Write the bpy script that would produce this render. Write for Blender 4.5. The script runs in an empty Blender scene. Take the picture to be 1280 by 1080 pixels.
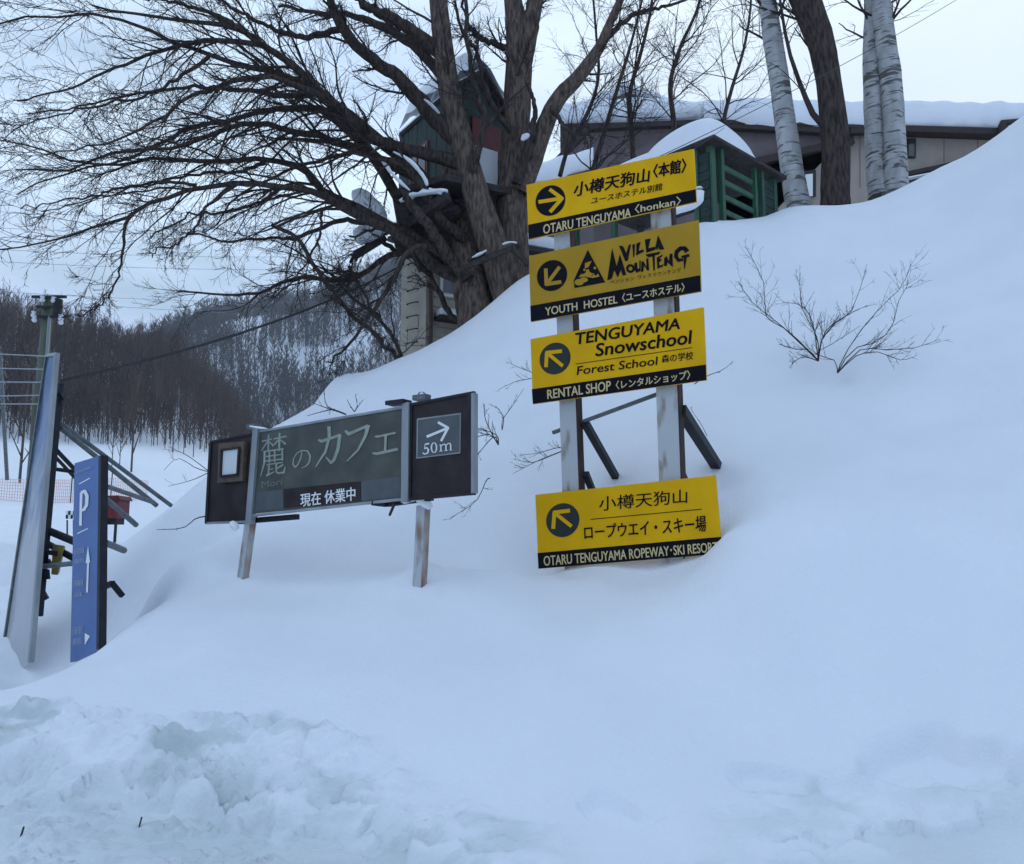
import bpy, math, random
import numpy as np
from mathutils import Vector
rng = np.random.default_rng(7); random.seed(7)
S = bpy.context.scene
COL = S.collection
# ---------------------------------------------------------------- camera
F = 1050.0; PITCH = math.radians(8.1); EYE = 1.6
cam = bpy.data.cameras.new('camera'); cam.sensor_fit = 'HORIZONTAL'; cam.sensor_width = 36
cam.lens = 36 * F / 1280; cam.clip_start = .05; cam.clip_end = 4000
co = bpy.data.objects.new('camera', cam); COL.objects.link(co)
co.location = (0, 0, EYE); co.rotation_euler = (math.pi / 2 + PITCH, 0, 0); S.camera = co
S.render.resolution_x = 1024; S.render.resolution_y = 864
# ---------------------------------------------------------------- world
w = bpy.data.worlds.new("World"); S.world = w; w.use_nodes = True
N = w.node_tree.nodes; L = w.node_tree.links; N.clear()
out = N.new('ShaderNodeOutputWorld'); bg = N.new('ShaderNodeBackground'); bg.inputs[1].default_value = .1
sky = N.new('ShaderNodeTexSky'); sky.sky_type = 'NISHITA'; sky.sun_disc = False
SUN_EL, SUN_AZ = math.radians(14), math.radians(38)
sky.sun_elevation = SUN_EL; sky.sun_rotation = SUN_AZ; sky.air_density = 1.4; sky.ozone_density = 4.0; sky.dust_density = .4
tc = N.new('ShaderNodeTexCoord'); mp = N.new('ShaderNodeMapping'); mp.inputs['Scale'].default_value = (1.0, 1.0, 3.2)
L.new(tc.outputs['Generated'], mp.inputs['Vector'])
n1 = N.new('ShaderNodeTexNoise'); n1.inputs['Scale'].default_value = 2.1; n1.inputs['Detail'].default_value = 6; n1.inputs['Roughness'].default_value = .5
L.new(mp.outputs[0], n1.inputs['Vector'])
r1 = N.new('ShaderNodeValToRGB'); r1.color_ramp.elements[0].position = .32; r1.color_ramp.elements[1].position = .62
r1.color_ramp.elements[0].color = (.35,)*3 + (1,); r1.color_ramp.elements[1].color = (.92,)*3 + (1,)
L.new(n1.outputs[0], r1.inputs[0])
n2 = N.new('ShaderNodeTexNoise'); n2.inputs['Scale'].default_value = 1.3; n2.inputs['Detail'].default_value = 5
mp2 = N.new('ShaderNodeMapping'); mp2.inputs['Scale'].default_value = (1, 1, 2.5); mp2.inputs['Location'].default_value = (3.1, 1.7, .4)
L.new(tc.outputs['Generated'], mp2.inputs['Vector']); L.new(mp2.outputs[0], n2.inputs['Vector'])
r2 = N.new('ShaderNodeValToRGB'); r2.color_ramp.elements[0].position = .38; r2.color_ramp.elements[1].position = .6
r2.color_ramp.elements[0].color = (5.0, 7.0, 11.0, 1); r2.color_ramp.elements[1].color = (8.6, 10.6, 12.8, 1)
L.new(n2.outputs[0], r2.inputs[0])
sz = N.new('ShaderNodeSeparateXYZ'); L.new(tc.outputs['Generated'], sz.inputs[0])
sa = N.new('ShaderNodeMath'); sa.operation = 'MULTIPLY_ADD'; sa.inputs[1].default_value = -.45; L.new(n1.outputs[0], sa.inputs[0]); L.new(sz.outputs[2], sa.inputs[2])
sm = N.new('ShaderNodeMapRange'); sm.interpolation_type = 'SMOOTHSTEP'; sm.inputs[1].default_value = -.08; sm.inputs[2].default_value = .16; sm.inputs[3].default_value = 1; sm.inputs[4].default_value = 0
L.new(sa.outputs[0], sm.inputs[0]); sx_ = N.new('ShaderNodeMix'); sx_.data_type = 'RGBA'; L.new(sm.outputs[0], sx_.inputs['Factor'])   # low stratus along the horizon
mx = N.new('ShaderNodeMix'); mx.data_type = 'RGBA'
L.new(r1.outputs[0], mx.inputs['Factor']); L.new(sky.outputs[0], mx.inputs['A']); L.new(r2.outputs[0], mx.inputs['B'])
gd = N.new('ShaderNodeVectorMath'); gd.operation = 'DOT_PRODUCT'; L.new(tc.outputs['Generated'], gd.inputs[0])
gd.inputs[1].default_value = (math.sin(SUN_AZ) * math.cos(SUN_EL), math.cos(SUN_AZ) * math.cos(SUN_EL), math.sin(SUN_EL))
gm = N.new('ShaderNodeMapRange'); gm.interpolation_type = 'SMOOTHSTEP'; gm.inputs[1].default_value = .55; gm.inputs[2].default_value = 1.0; gm.inputs[3].default_value = 0; gm.inputs[4].default_value = .75
L.new(gd.outputs['Value'], gm.inputs[0]); gx = N.new('ShaderNodeMix'); gx.data_type = 'RGBA'      # cloud lit through round the hidden sun
L.new(mx.outputs['Result'], sx_.inputs['A']); sx_.inputs['B'].default_value = (4.9, 6.1, 9.4, 1)
L.new(gm.outputs[0], gx.inputs['Factor']); L.new(sx_.outputs['Result'], gx.inputs['A']); gx.inputs['B'].default_value = (8.1, 9.0, 9.6, 1)
L.new(gx.outputs['Result'], bg.inputs[0]); L.new(bg.outputs[0], out.inputs[0])
# ---------------------------------------------------------------- sun (veiled by cloud, behind the bank on the right)
sl = bpy.data.lights.new('sun', 'SUN'); sl.energy = .5; sl.angle = math.radians(25); sl.color = (1, .95, .88)
so = bpy.data.objects.new('sun', sl); COL.objects.link(so)
sd = Vector((math.sin(SUN_AZ) * math.cos(SUN_EL), math.cos(SUN_AZ) * math.cos(SUN_EL), math.sin(SUN_EL)))
so.rotation_euler = sd.to_track_quat('Z', 'Y').to_euler()
S.view_settings.view_transform = 'Standard'; S.view_settings.look = 'None'; S.view_settings.gamma = 1
S.view_settings.exposure = .40; S.view_settings.use_curve_mapping = False

# ================================================================ helpers
CP, SP = math.cos(PITCH), math.sin(PITCH)
def ray(px, py):
    x = (px - 640) / F; z = (540 - py) / F
    return np.array([x, CP - z * SP, SP + z * CP])
def W(px, py, Y):
    d = ray(px, py); return np.array([0, 0, EYE]) + d * (Y / d[1])
def A(*a): return np.array(a, float)
class Plane:
    """vertical sign face: a point, a yaw; p(px,py,off) gives the point of the face"""
    def __init__(s, c, yaw):
        s.c = np.array(c, float); s.u = A(math.cos(yaw), math.sin(yaw), 0); s.n = A(math.sin(yaw), -math.cos(yaw), 0)
    def p(s, px, py, off=0.0):
        d = ray(px, py); o = A(0, 0, EYE)
        t = np.dot(s.c + s.n * off - o, s.n) / np.dot(d, s.n); return o + d * t

class MB:
    def __init__(s): s.v = []; s.f = []
    def add(s, vs, fs):
        k = len(s.v); s.v += [tuple(map(float, v)) for v in vs]; s.f += [tuple(i + k for i in f) for f in fs]; return s
    def hexa(s, b, t):      # two quads (bottom loop, top loop)
        return s.add(list(b) + list(t), [(3, 2, 1, 0), (4, 5, 6, 7), (0, 1, 5, 4), (1, 2, 6, 5), (2, 3, 7, 6), (3, 0, 4, 7)])
    def box(s, c, u, v, n, a, b, d):  # centre, axes, half sizes
        c, u, v, n = map(np.array, (c, u, v, n)); q = [(-1, -1), (1, -1), (1, 1), (-1, 1)]
        return s.hexa([c + u * a * i + v * b * j - n * d for i, j in q], [c + u * a * i + v * b * j + n * d for i, j in q])
    def slab(s, quad, n, t):  # quad and thickness backwards along -n
        quad = [np.array(q) for q in quad]; n = np.array(n)
        return s.hexa([q - n * t for q in quad], quad)
    def bar(s, p, q, wa, wb=None, up=(0, 0, 1)):
        p, q = np.array(p, float), np.array(q, float); d = q - p; L_ = np.linalg.norm(d); d /= L_
        a = np.cross(d, up); 
        if np.linalg.norm(a) < 1e-3: a = np.cross(d, (1, 0, 0))
        a /= np.linalg.norm(a); b = np.cross(d, a)
        return s.box((p + q) / 2, a, b, d, wa / 2, (wb or wa) / 2, L_ / 2)
    def tube(s, pts, rad, sides=8, cap=True):
        pts = np.array(pts, float); n = len(pts); rad = np.broadcast_to(rad, (n,))
        V, Fq = tubes(pts[None], np.array(rad)[None], sides)
        fs = [tuple(f) for f in Fq]
        if cap: fs += [tuple(range(sides))[::-1], tuple(range((n - 1) * sides, n * sides))]
        return s.add(V, fs)
    def poly(s, pts, n, t):   # extruded polygon
        pts = [np.array(p) for p in pts]; n = np.array(n); k = len(pts)
        fs = [tuple(range(k)), tuple(range(2 * k - 1, k - 1, -1))] + [(i, k + i, k + (i + 1) % k, (i + 1) % k) for i in range(k)]
        return s.add(pts + [p - n * t for p in pts], fs)

def tubes(P, R, sides):
    """batch tubes: P (N,n,3), R (N,n) -> verts, quads"""
    Nn, n, _ = P.shape
    T = np.gradient(P, axis=1); T /= np.linalg.norm(T, axis=2, keepdims=True) + 1e-9
    ref = np.where(np.abs(T[:, :1, 2:3]) > .9, A(1, 0, 0), A(0, 0, 1)) * np.ones((Nn, n, 1))
    a = np.cross(T, ref); a /= np.linalg.norm(a, axis=2, keepdims=True) + 1e-9; b = np.cross(T, a)
    th = np.arange(sides) * 2 * math.pi / sides
    V = P[:, :, None] + R[:, :, None, None] * (a[:, :, None] * np.cos(th)[None, None, :, None] + b[:, :, None] * np.sin(th)[None, None, :, None])
    V = V.reshape(-1, 3)
    i, j, k = np.meshgrid(np.arange(Nn), np.arange(n - 1), np.arange(sides), indexing='ij')
    base = (i * n + j) * sides; k2 = (k + 1) % sides
    Fq = np.stack([base + k, base + k2, base + sides + k2, base + sides + k], -1).reshape(-1, 4)
    return V, Fq

def fastmesh(name, V, Fc, smooth=True):
    V = np.asarray(V, np.float32); Fc = np.asarray(Fc, np.int32); m = bpy.data.meshes.new(name)
    k = Fc.shape[1]; m.vertices.add(len(V)); m.vertices.foreach_set('co', V.ravel())
    m.loops.add(Fc.size); m.loops.foreach_set('vertex_index', Fc.ravel()); m.polygons.add(len(Fc))
    m.polygons.foreach_set('loop_start', np.arange(len(Fc), dtype=np.int32) * k)
    m.update(calc_edges=True); m.validate()
    if smooth: m.polygons.foreach_set('use_smooth', np.ones(len(m.polygons), bool))
    return m

def root_loc(o):
    while o.parent: o = o.parent
    return np.array(o.location)
def link(name, mesh, mat, parent=None, **props):
    o = bpy.data.objects.new(name, mesh); COL.objects.link(o)
    if mat and not mesh.materials: mesh.materials.append(mat)
    if parent: o.parent = parent
    for k, v in props.items(): o[k] = v
    return o
def part(name, mb, mat, parent=None, smooth=False, bevel=0, **props):
    """mesh given in world metres; a child's vertices are moved into its thing's frame"""
    if isinstance(mb, MB): V, Fc = np.array(mb.v), mb.f
    else: V, Fc = mb
    if parent is not None: V = np.asarray(V) - root_loc(parent)
    if isinstance(mb, MB):
        m = bpy.data.meshes.new(name); m.from_pydata([tuple(v) for v in V], [], Fc); m.update()
        if smooth: m.polygons.foreach_set('use_smooth', np.ones(len(m.polygons), bool))
    else: m = fastmesh(name, V, Fc, smooth)
    o = link(name, m, mat, parent, **props)
    if bevel:
        b = o.modifiers.new('edge', 'BEVEL'); b.width = bevel; b.segments = 2; b.limit_method = 'ANGLE'
    return o
def single(name, mb, mat, label, category, loc=None, **k):
    """a thing that is one mesh, origin at its base"""
    V = np.array(mb.v) if isinstance(mb, MB) else np.asarray(mb[0])
    c = V.mean(0); c[2] = V[:, 2].min()
    if isinstance(mb, MB): mb.v = [tuple(v - c) for v in V]
    else: mb = (V - c, mb[1])
    o = part(name, mb, mat, None, label=label, category=category, **k); o.location = c; return o
def thing(name, label, category, loc, group=None):
    o = bpy.data.objects.new(name, None); COL.objects.link(o); o.location = [float(v) for v in loc]; o.empty_display_size = .2
    o['label'] = label; o['category'] = category
    if group: o['group'] = group
    return o

# ---------------------------------------------------------------- materials
def mat(name, col, rough=.7, var=.0, vscale=8, bump=0., bscale=30, metal=0, spec=.4, col2=None, stretch=(1, 1, 1), pos=(.35, .65), detail=5):
    m = bpy.data.materials.new(name); m.use_nodes = True; nt = m.node_tree; b = nt.nodes['Principled BSDF']
    b.inputs['Roughness'].default_value = rough; b.inputs['Metallic'].default_value = metal
    b.inputs['Specular IOR Level'].default_value = spec; b.inputs['Base Color'].default_value = (*col, 1)
    t = nt.nodes.new('ShaderNodeTexCoord'); mpn = nt.nodes.new('ShaderNodeMapping'); mpn.inputs['Scale'].default_value = stretch
    nt.links.new(t.outputs['Object'], mpn.inputs['Vector'])
    if col2 is None and var: col2 = tuple(c * (1 - var) for c in col)
    if col2:
        n = nt.nodes.new('ShaderNodeTexNoise'); n.inputs['Scale'].default_value = vscale; n.inputs['Detail'].default_value = detail
        nt.links.new(mpn.outputs[0], n.inputs['Vector']); r = nt.nodes.new('ShaderNodeValToRGB')
        r.color_ramp.elements[0].position, r.color_ramp.elements[1].position = pos
        r.color_ramp.elements[0].color = (*col2, 1); r.color_ramp.elements[1].color = (*col, 1)
        nt.links.new(n.outputs[0], r.inputs[0]); nt.links.new(r.outputs[0], b.inputs['Base Color'])
    if bump:
        n = nt.nodes.new('ShaderNodeTexNoise'); n.inputs['Scale'].default_value = bscale; n.inputs['Detail'].default_value = 6
        nt.links.new(mpn.outputs[0], n.inputs['Vector']); bn = nt.nodes.new('ShaderNodeBump'); bn.inputs['Strength'].default_value = bump
        bn.inputs['Distance'].default_value = .02
        nt.links.new(n.outputs[0], bn.inputs['Height']); nt.links.new(bn.outputs[0], b.inputs['Normal'])
    return m
M = {}
M['snow'] = mat('snow', (.84, .86, .88), .75, bump=.42, bscale=48, spec=.25, col2=(.80, .825, .85), vscale=1.2)
M['bark'] = mat('bark', (.17, .128, .10), .95, bump=1, bscale=26, spec=.1, col2=(.05, .04, .035), vscale=18, stretch=(1, 1, .22))
M['bark_dark'] = mat('bark_dark', (.085, .066, .055), .95, bump=1, bscale=30, spec=.1, col2=(.028, .023, .021), vscale=20, stretch=(1, 1, .22))
M['twig'] = mat('twig', (.06, .048, .045), .9, spec=.1, var=.4, vscale=2)
M['twig2'] = mat('twig2', (.075, .058, .052), .9, spec=.1, var=.4, vscale=2)
M['yellow'] = mat('yellow_board', (.80, .44, .002), .5, spec=.12, col2=(.70, .37, .002), vscale=2.5)
M['yellow_faded'] = mat('faded_yellow_board', (.45, .26, .02), .55, spec=.12, col2=(.40, .225, .015), vscale=2.5)
M['navy'] = mat('black_print', (.006, .006, .010), .6, spec=.08)
M['grey_print'] = mat('grey_print', (.035, .04, .035), .6, spec=.1)
M['cream_print'] = mat('cream_print', (.62, .50, .24), .5)
M['white_paint'] = mat('white_paint', (.47, .49, .49), .6, col2=(.24, .17, .12), vscale=9, stretch=(1, 1, .3), pos=(.30, .46), bump=.25)
M['rust'] = mat('rust_side', (.075, .035, .025), .9, col2=(.02, .014, .014), vscale=10, stretch=(1, 1, .3), bump=.4)
M['dark_steel'] = mat('dark_steel', (.022, .022, .028), .6, metal=.3, var=.4)
M['grey_steel'] = mat('grey_steel', (.15, .17, .18), .5, metal=.4, var=.35, vscale=12)
M['alu'] = mat('dull_aluminium', (.33, .36, .37), .5, metal=.35, var=.3, vscale=5, stretch=(1, 1, .3))
M['brown_board'] = mat('brown_board', (.040, .029, .029), .55, spec=.2, var=.45, vscale=5)
M['green_board'] = mat('algae_grey_board', (.098, .102, .085), .5, spec=.2, col2=(.062, .066, .058), vscale=3.5, bump=.06, bscale=10)
M['board_letter'] = mat('faded_letter', (.33, .36, .30), .6, col2=(.24, .27, .23), vscale=14)
M['ghost_letter'] = mat('ghost_letter', (.15, .17, .15), .6)
M['white_letter'] = mat('white_letter', (.75, .77, .76), .5)
M['slate'] = mat('slate_plate', (.085, .10, .105), .4, var=.2)
M['lamp_brown'] = mat('weathered_brown', (.12, .085, .06), .6, var=.4, vscale=15)
M['milk_glass'] = mat('milk_glass', (.62, .68, .66), .15, spec=.6)
M['blue_sign'] = mat('blue_sign', (.045, .13, .36), .45, var=.25, vscale=2, bump=.05)
M['green_paint'] = mat('green_paint', (.03, .115, .06), .55, col2=(.018, .065, .04), vscale=7, stretch=(1, 1, .3))
M['dark_green'] = mat('dark_green', (.012, .035, .028), .65, var=.5)
M['red_paint'] = mat('dull_red_paint', (.12, .012, .014), .6, var=.4)
M['pink_trim'] = mat('pink_trim', (.20, .07, .07), .6, var=.3)
M['glass'] = mat('window_glass', (.03, .035, .045), .08, spec=.8)
M['cream_wall'] = mat('cream_wall', (.45, .41, .33), .85, var=.15, vscale=3, bump=.1)
M['tan_wall'] = mat('tan_wall', (.36, .31, .26), .85, var=.12, vscale=2, bump=.1)
M['mauve_wall'] = mat('mauve_wall', (.17, .135, .135), .85, var=.2, vscale=2)
M['brown_trim'] = mat('brown_trim', (.035, .022, .02), .6, var=.3)
M['old_wood'] = mat('old_wood', (.05, .04, .036), .85, var=.5, vscale=12)
M['pole_green'] = mat('mossy_pole', (.12, .15, .10), .85, col2=(.08, .085, .07), vscale=6, stretch=(1, 1, .2))
M['insulator'] = mat('white_porcelain', (.7, .72, .72), .25)
M['yellow_box'] = mat('yellow_box', (.22, .17, .03), .5, var=.4)
M['net'] = mat('orange_net', (.78, .52, .48), .7)
M['hut_red'] = mat('hut_red', (.16, .018, .018), .6, var=.3)
M['wire'] = mat('wire', (.02, .02, .022), .6)
M['pale_wire'] = mat('pale_wire', (.22, .24, .26), .5)
M['far_trunk'] = mat('far_trunk', (.12, .10, .092), .9, var=.5, vscale=.3)
M['far_twig'] = mat('far_twig', (.12, .085, .075), .95, col2=(.055, .04, .038), vscale=.15, spec=.05)
M['far_twig_grey'] = mat('far_twig_grey', (.075, .075, .07), .95, col2=(.035, .038, .038), vscale=.1, spec=.05)

def birch_mat():
    m = mat('birch_bark', (.46, .46, .45), .8, spec=.2, col2=(.30, .30, .295), vscale=5, stretch=(1, 1, .5), bump=.3, bscale=14)
    nt = m.node_tree; b = nt.nodes['Principled BSDF']; src = b.inputs['Base Color'].links[0].from_socket
    t = nt.nodes.new('ShaderNodeTexCoord'); mpn = nt.nodes.new('ShaderNodeMapping'); mpn.inputs['Scale'].default_value = (1.6, 1.6, 9)
    n = nt.nodes.new('ShaderNodeTexNoise'); n.inputs['Scale'].default_value = 1.5; n.inputs['Detail'].default_value = 4
    n.inputs['Distortion'].default_value = .8
    r = nt.nodes.new('ShaderNodeValToRGB'); r.color_ramp.elements[0].position = .40; r.color_ramp.elements[1].position = .47
    x = nt.nodes.new('ShaderNodeMix'); x.data_type = 'RGBA'
    nt.links.new(t.outputs['Object'], mpn.inputs[0]); nt.links.new(mpn.outputs[0], n.inputs[0]); nt.links.new(n.outputs[0], r.inputs[0])
    nt.links.new(r.outputs[0], x.inputs['Factor']); x.inputs['A'].default_value = (.11, .105, .10, 1)
    nt.links.new(src, x.inputs['B']); nt.links.new(x.outputs['Result'], b.inputs['Base Color'])
    return m
M['birch'] = birch_mat()
def frosted():
    # translucent-looking hoarding face: blue print above, frost and scratches thickening downwards
    m = mat('frosted_blue_face', (.20, .28, .40), .3, spec=.4, col2=(.07, .13, .23), vscale=1.1, stretch=(1, 1, .35))
    nt = m.node_tree; b = nt.nodes['Principled BSDF']; src = b.inputs['Base Color'].links[0].from_socket
    t = nt.nodes.new('ShaderNodeTexCoord'); sp = nt.nodes.new('ShaderNodeSeparateXYZ'); nt.links.new(t.outputs['Object'], sp.inputs[0])
    n = nt.nodes.new('ShaderNodeTexNoise'); n.inputs['Scale'].default_value = 5; n.inputs['Detail'].default_value = 6
    mpn = nt.nodes.new('ShaderNodeMapping'); mpn.inputs['Scale'].default_value = (2, 2, .5)
    nt.links.new(t.outputs['Object'], mpn.inputs[0]); nt.links.new(mpn.outputs[0], n.inputs[0])
    a = nt.nodes.new('ShaderNodeMath'); a.operation = 'MULTIPLY_ADD'; a.inputs[1].default_value = -.42; a.inputs[2].default_value = .78
    nt.links.new(sp.outputs[2], a.inputs[0])
    c = nt.nodes.new('ShaderNodeMath'); c.operation = 'ADD'; nt.links.new(a.outputs[0], c.inputs[0]); nt.links.new(n.outputs[0], c.inputs[1])
    r = nt.nodes.new('ShaderNodeValToRGB'); r.color_ramp.elements[0].position = .35; r.color_ramp.elements[1].position = .75
    nt.links.new(c.outputs[0], r.inputs[0]); x = nt.nodes.new('ShaderNodeMix'); x.data_type = 'RGBA'
    nt.links.new(r.outputs[0], x.inputs['Factor']); nt.links.new(src, x.inputs['A']); x.inputs['B'].default_value = (.42, .44, .46, 1)
    nt.links.new(x.outputs['Result'], b.inputs['Base Color']); return m
M['frosted'] = frosted()
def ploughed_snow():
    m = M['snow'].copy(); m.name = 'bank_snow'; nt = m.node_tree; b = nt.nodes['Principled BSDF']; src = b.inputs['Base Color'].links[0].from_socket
    at = nt.nodes.new('ShaderNodeAttribute'); at.attribute_name = 'packed'; x = nt.nodes.new('ShaderNodeMix'); x.data_type = 'RGBA'  # attribute mixes packed-snow grey with shading painted into the broken edge
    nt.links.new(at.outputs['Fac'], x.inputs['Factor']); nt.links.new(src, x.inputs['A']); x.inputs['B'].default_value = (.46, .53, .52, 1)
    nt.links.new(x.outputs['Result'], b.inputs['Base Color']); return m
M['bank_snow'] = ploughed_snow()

# ================================================================ terrain
def vnoise(x, y, seed=0):
    xi = np.floor(x).astype(int); yi = np.floor(y).astype(int); fx = x - xi; fy = y - yi
    fx = fx * fx * fx * (fx * (fx * 6 - 15) + 10); fy = fy * fy * fy * (fy * (fy * 6 - 15) + 10)
    def h(a, b):
        k = (a * 374761393 + b * 668265263 + seed * 1442695041) & 0xffffffff
        k = ((k ^ (k >> 13)) * 1274126177) & 0xffffffff
        return ((k ^ (k >> 16)) & 0xffff) / 65535.
    return (h(xi, yi) * (1 - fx) + h(xi + 1, yi) * fx) * (1 - fy) + (h(xi, yi + 1) * (1 - fx) + h(xi + 1, yi + 1) * fx) * fy
def fbm(x, y, o=4, seed=0, gain=.5):
    s = 0; a = 1; t = 0
    for i in range(o): s = s + a * vnoise(x * 2 ** i + 17.3 * i, y * 2 ** i + 9.1 * i, seed + i); t += a; a *= gain
    return s / t
def sst(a, b, x): t = np.clip((x - a) / (b - a), 0, 1); return t * t * (3 - 2 * t)

CPTS = [ # (px, py, distance): the snow bank's form
 (-200,1090,4.3),(0,1080,4.2),(250,1085,4.2),(500,1080,4.2),(760,1080,4.2),(1000,1085,4.2),(1280,1080,4.1),(1500,1050,4.1),
 (-150,960,4.9),(60,960,4.9),(250,975,4.95),(430,1000,4.9),(600,1010,4.8),(800,1010,4.8),(1000,1000,4.8),(1280,985,4.7),
 (-150,880,5.5),(50,885,5.5),(220,890,5.5),(420,905,5.4),(620,930,5.3),(820,925,5.3),(1050,920,5.3),(1300,880,5.2),
 (-100,870,6.2),(0,862,6.3),(90,830,7.0),(155,782,7.8),(200,722,9.0),(228,670,10.4),(262,596,12.3),(330,541,13.5),(362,522,14),(400,503,15),(440,478,15.8),(520,440,16),(600,392,16.2),(655,345,16),
 (760,312,14.3),(870,285,12.9),(925,271,13.4),(980,260,14.2),(1060,256,14.5),(1130,239,15),(1200,212,14.5),(1250,170,13),(1280,146,12.5),(1400,80,11),
 (300,800,6.5),(450,800,6.4),(640,800,6.4),(820,800,6.3),(1000,800,6.0),(1200,780,5.9),(1450,760,5.6),
 (300,728,8.3),(410,722,8.0),(527,716,7.6),(640,722,7.6),(718,716,7.9),(800,716,7.73),(850,707,7.54),(878,699,7.43),(906,672,7.34),(850,738,7.0),(700,742,7.4),(672,728,8.5),(960,640,7.5),(1100,640,7.2),(1280,620,6.9),(1500,560,6.5),
 (230,715,8.6),(300,650,10.2),(420,640,10.0),(540,620,9.6),(640,610,9.5),(770,602,8.9),(893,585,8.55),(1000,560,8.9),(1150,540,8.6),(1300,500,8.3),
 (400,570,12.2),(520,530,12.0),(640,480,12.0),(780,480,11),(900,430,11),(1045,462,10.3),(1200,400,10.2),(1330,380,9.6),
 (760,380,13),(1000,340,12.2),(1200,290,12),(1350,230,10.8),(560,470,13.6),
 (-60,835,8.0),(40,870,7.3),(110,832,7.9),(152,803,8.6),(185,768,9.2),(20,815,9.1),(45,792,9.5),(90,765,10.0),(150,735,9.9),(130,705,13),(60,735,12.5),(-100,790,10),(-80,745,14),(40,712,17),(150,690,16.5),(200,655,15.5),
]
cw = np.array([W(*c) for c in CPTS])
ext = []
for px, py, Y in [(330,541,13.5),(440,478,15.8),(600,392,16.2),(760,312,14.3),(870,285,12.9),(980,260,14.2),(1130,239,15),(1250,170,13),(1400,80,11)]:
    q = W(px, py, Y)
    for dy in (1.6, 5, 10): ext.append((q[0] * (1 + dy / Y), q[1] + dy, q[2] - .02 * dy - (0.15 if px < 500 else 0) * dy))
ext = np.array(ext); cw = np.vstack([cw, ext])
def tps_fit(P, z, lam):
    n = len(P); r2 = ((P[:, None] - P[None]) ** 2).sum(-1); K = .5 * r2 * np.log(r2 + 1e-12) + lam * np.eye(n)
    Pm = np.c_[np.ones(n), P]; Amat = np.block([[K, Pm], [Pm.T, np.zeros((3, 3))]])
    return np.linalg.solve(Amat, np.r_[z, 0, 0, 0])
cx = cw[:, :2]; wts = tps_fit(cx, cw[:, 2], .004)
def tps(x, y):
    sh = x.shape; x = x.ravel(); y = y.ravel(); o = wts[-3] + wts[-2] * x + wts[-1] * y
    for (a, b), wk in zip(cx, wts[:-3]):
        r2 = (x - a) ** 2 + (y - b) ** 2 + 1e-12; o = o + wk * .5 * r2 * np.log(r2)
    return o.reshape(sh)
def pxcoord(x, y): return 640 + F * x / np.maximum(y, .5)

def worley(x, y, seed):
    xi = np.floor(x).astype(np.int64); yi = np.floor(y).astype(np.int64); d1 = np.full(x.shape, 9.); d2 = np.full(x.shape, 9.); hh_ = np.zeros(x.shape)
    for i in (-1, 0, 1):
        for j in (-1, 0, 1):
            a, b = xi + i, yi + j; k = (a * 73856093 ^ b * 19349663 ^ seed * 83492791) & 0xffffffff
            k = ((k ^ (k >> 15)) * 2246822519) & 0xffffffff; k = ((k ^ (k >> 13)) * 3266489917) & 0xffffffff; k = k ^ (k >> 16)
            px_, py_, hv = (k & 1023) / 1023., ((k >> 10) & 1023) / 1023., ((k >> 20) & 1023) / 1023.
            d = np.hypot(a + px_ - x, b + py_ - y); m_ = d < d1; d2 = np.where(m_, d1, np.minimum(d2, d)); d1 = np.where(m_, d, d1); hh_ = np.where(m_, hv, hh_)
    return hh_, d2 - d1
DIMPLES = []   # (x, y, radius, depth) hollows melted round posts, filled below
def dimple(px, py, Y, r, d): q = W(px, py, Y); DIMPLES.append((q[0], q[1], r, d))
dimple(300, 728, 8.3, .20, -.10); dimple(527, 718, 7.55, .15, -.12); dimple(718, 722, 7.9, .16, .05)
dimple(771, 600, 8.9, .2, .12); dimple(893, 581, 8.55, .26, .14); dimple(1024, 455, 10.3, .22, .10); dimple(1050, 465, 10.2, .2, .08)
dimple(132, 785, 8.3, .35, .22); dimple(95, 800, 8.3, .5, .22); dimple(45, 795, 9.0, .6, .15)
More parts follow.
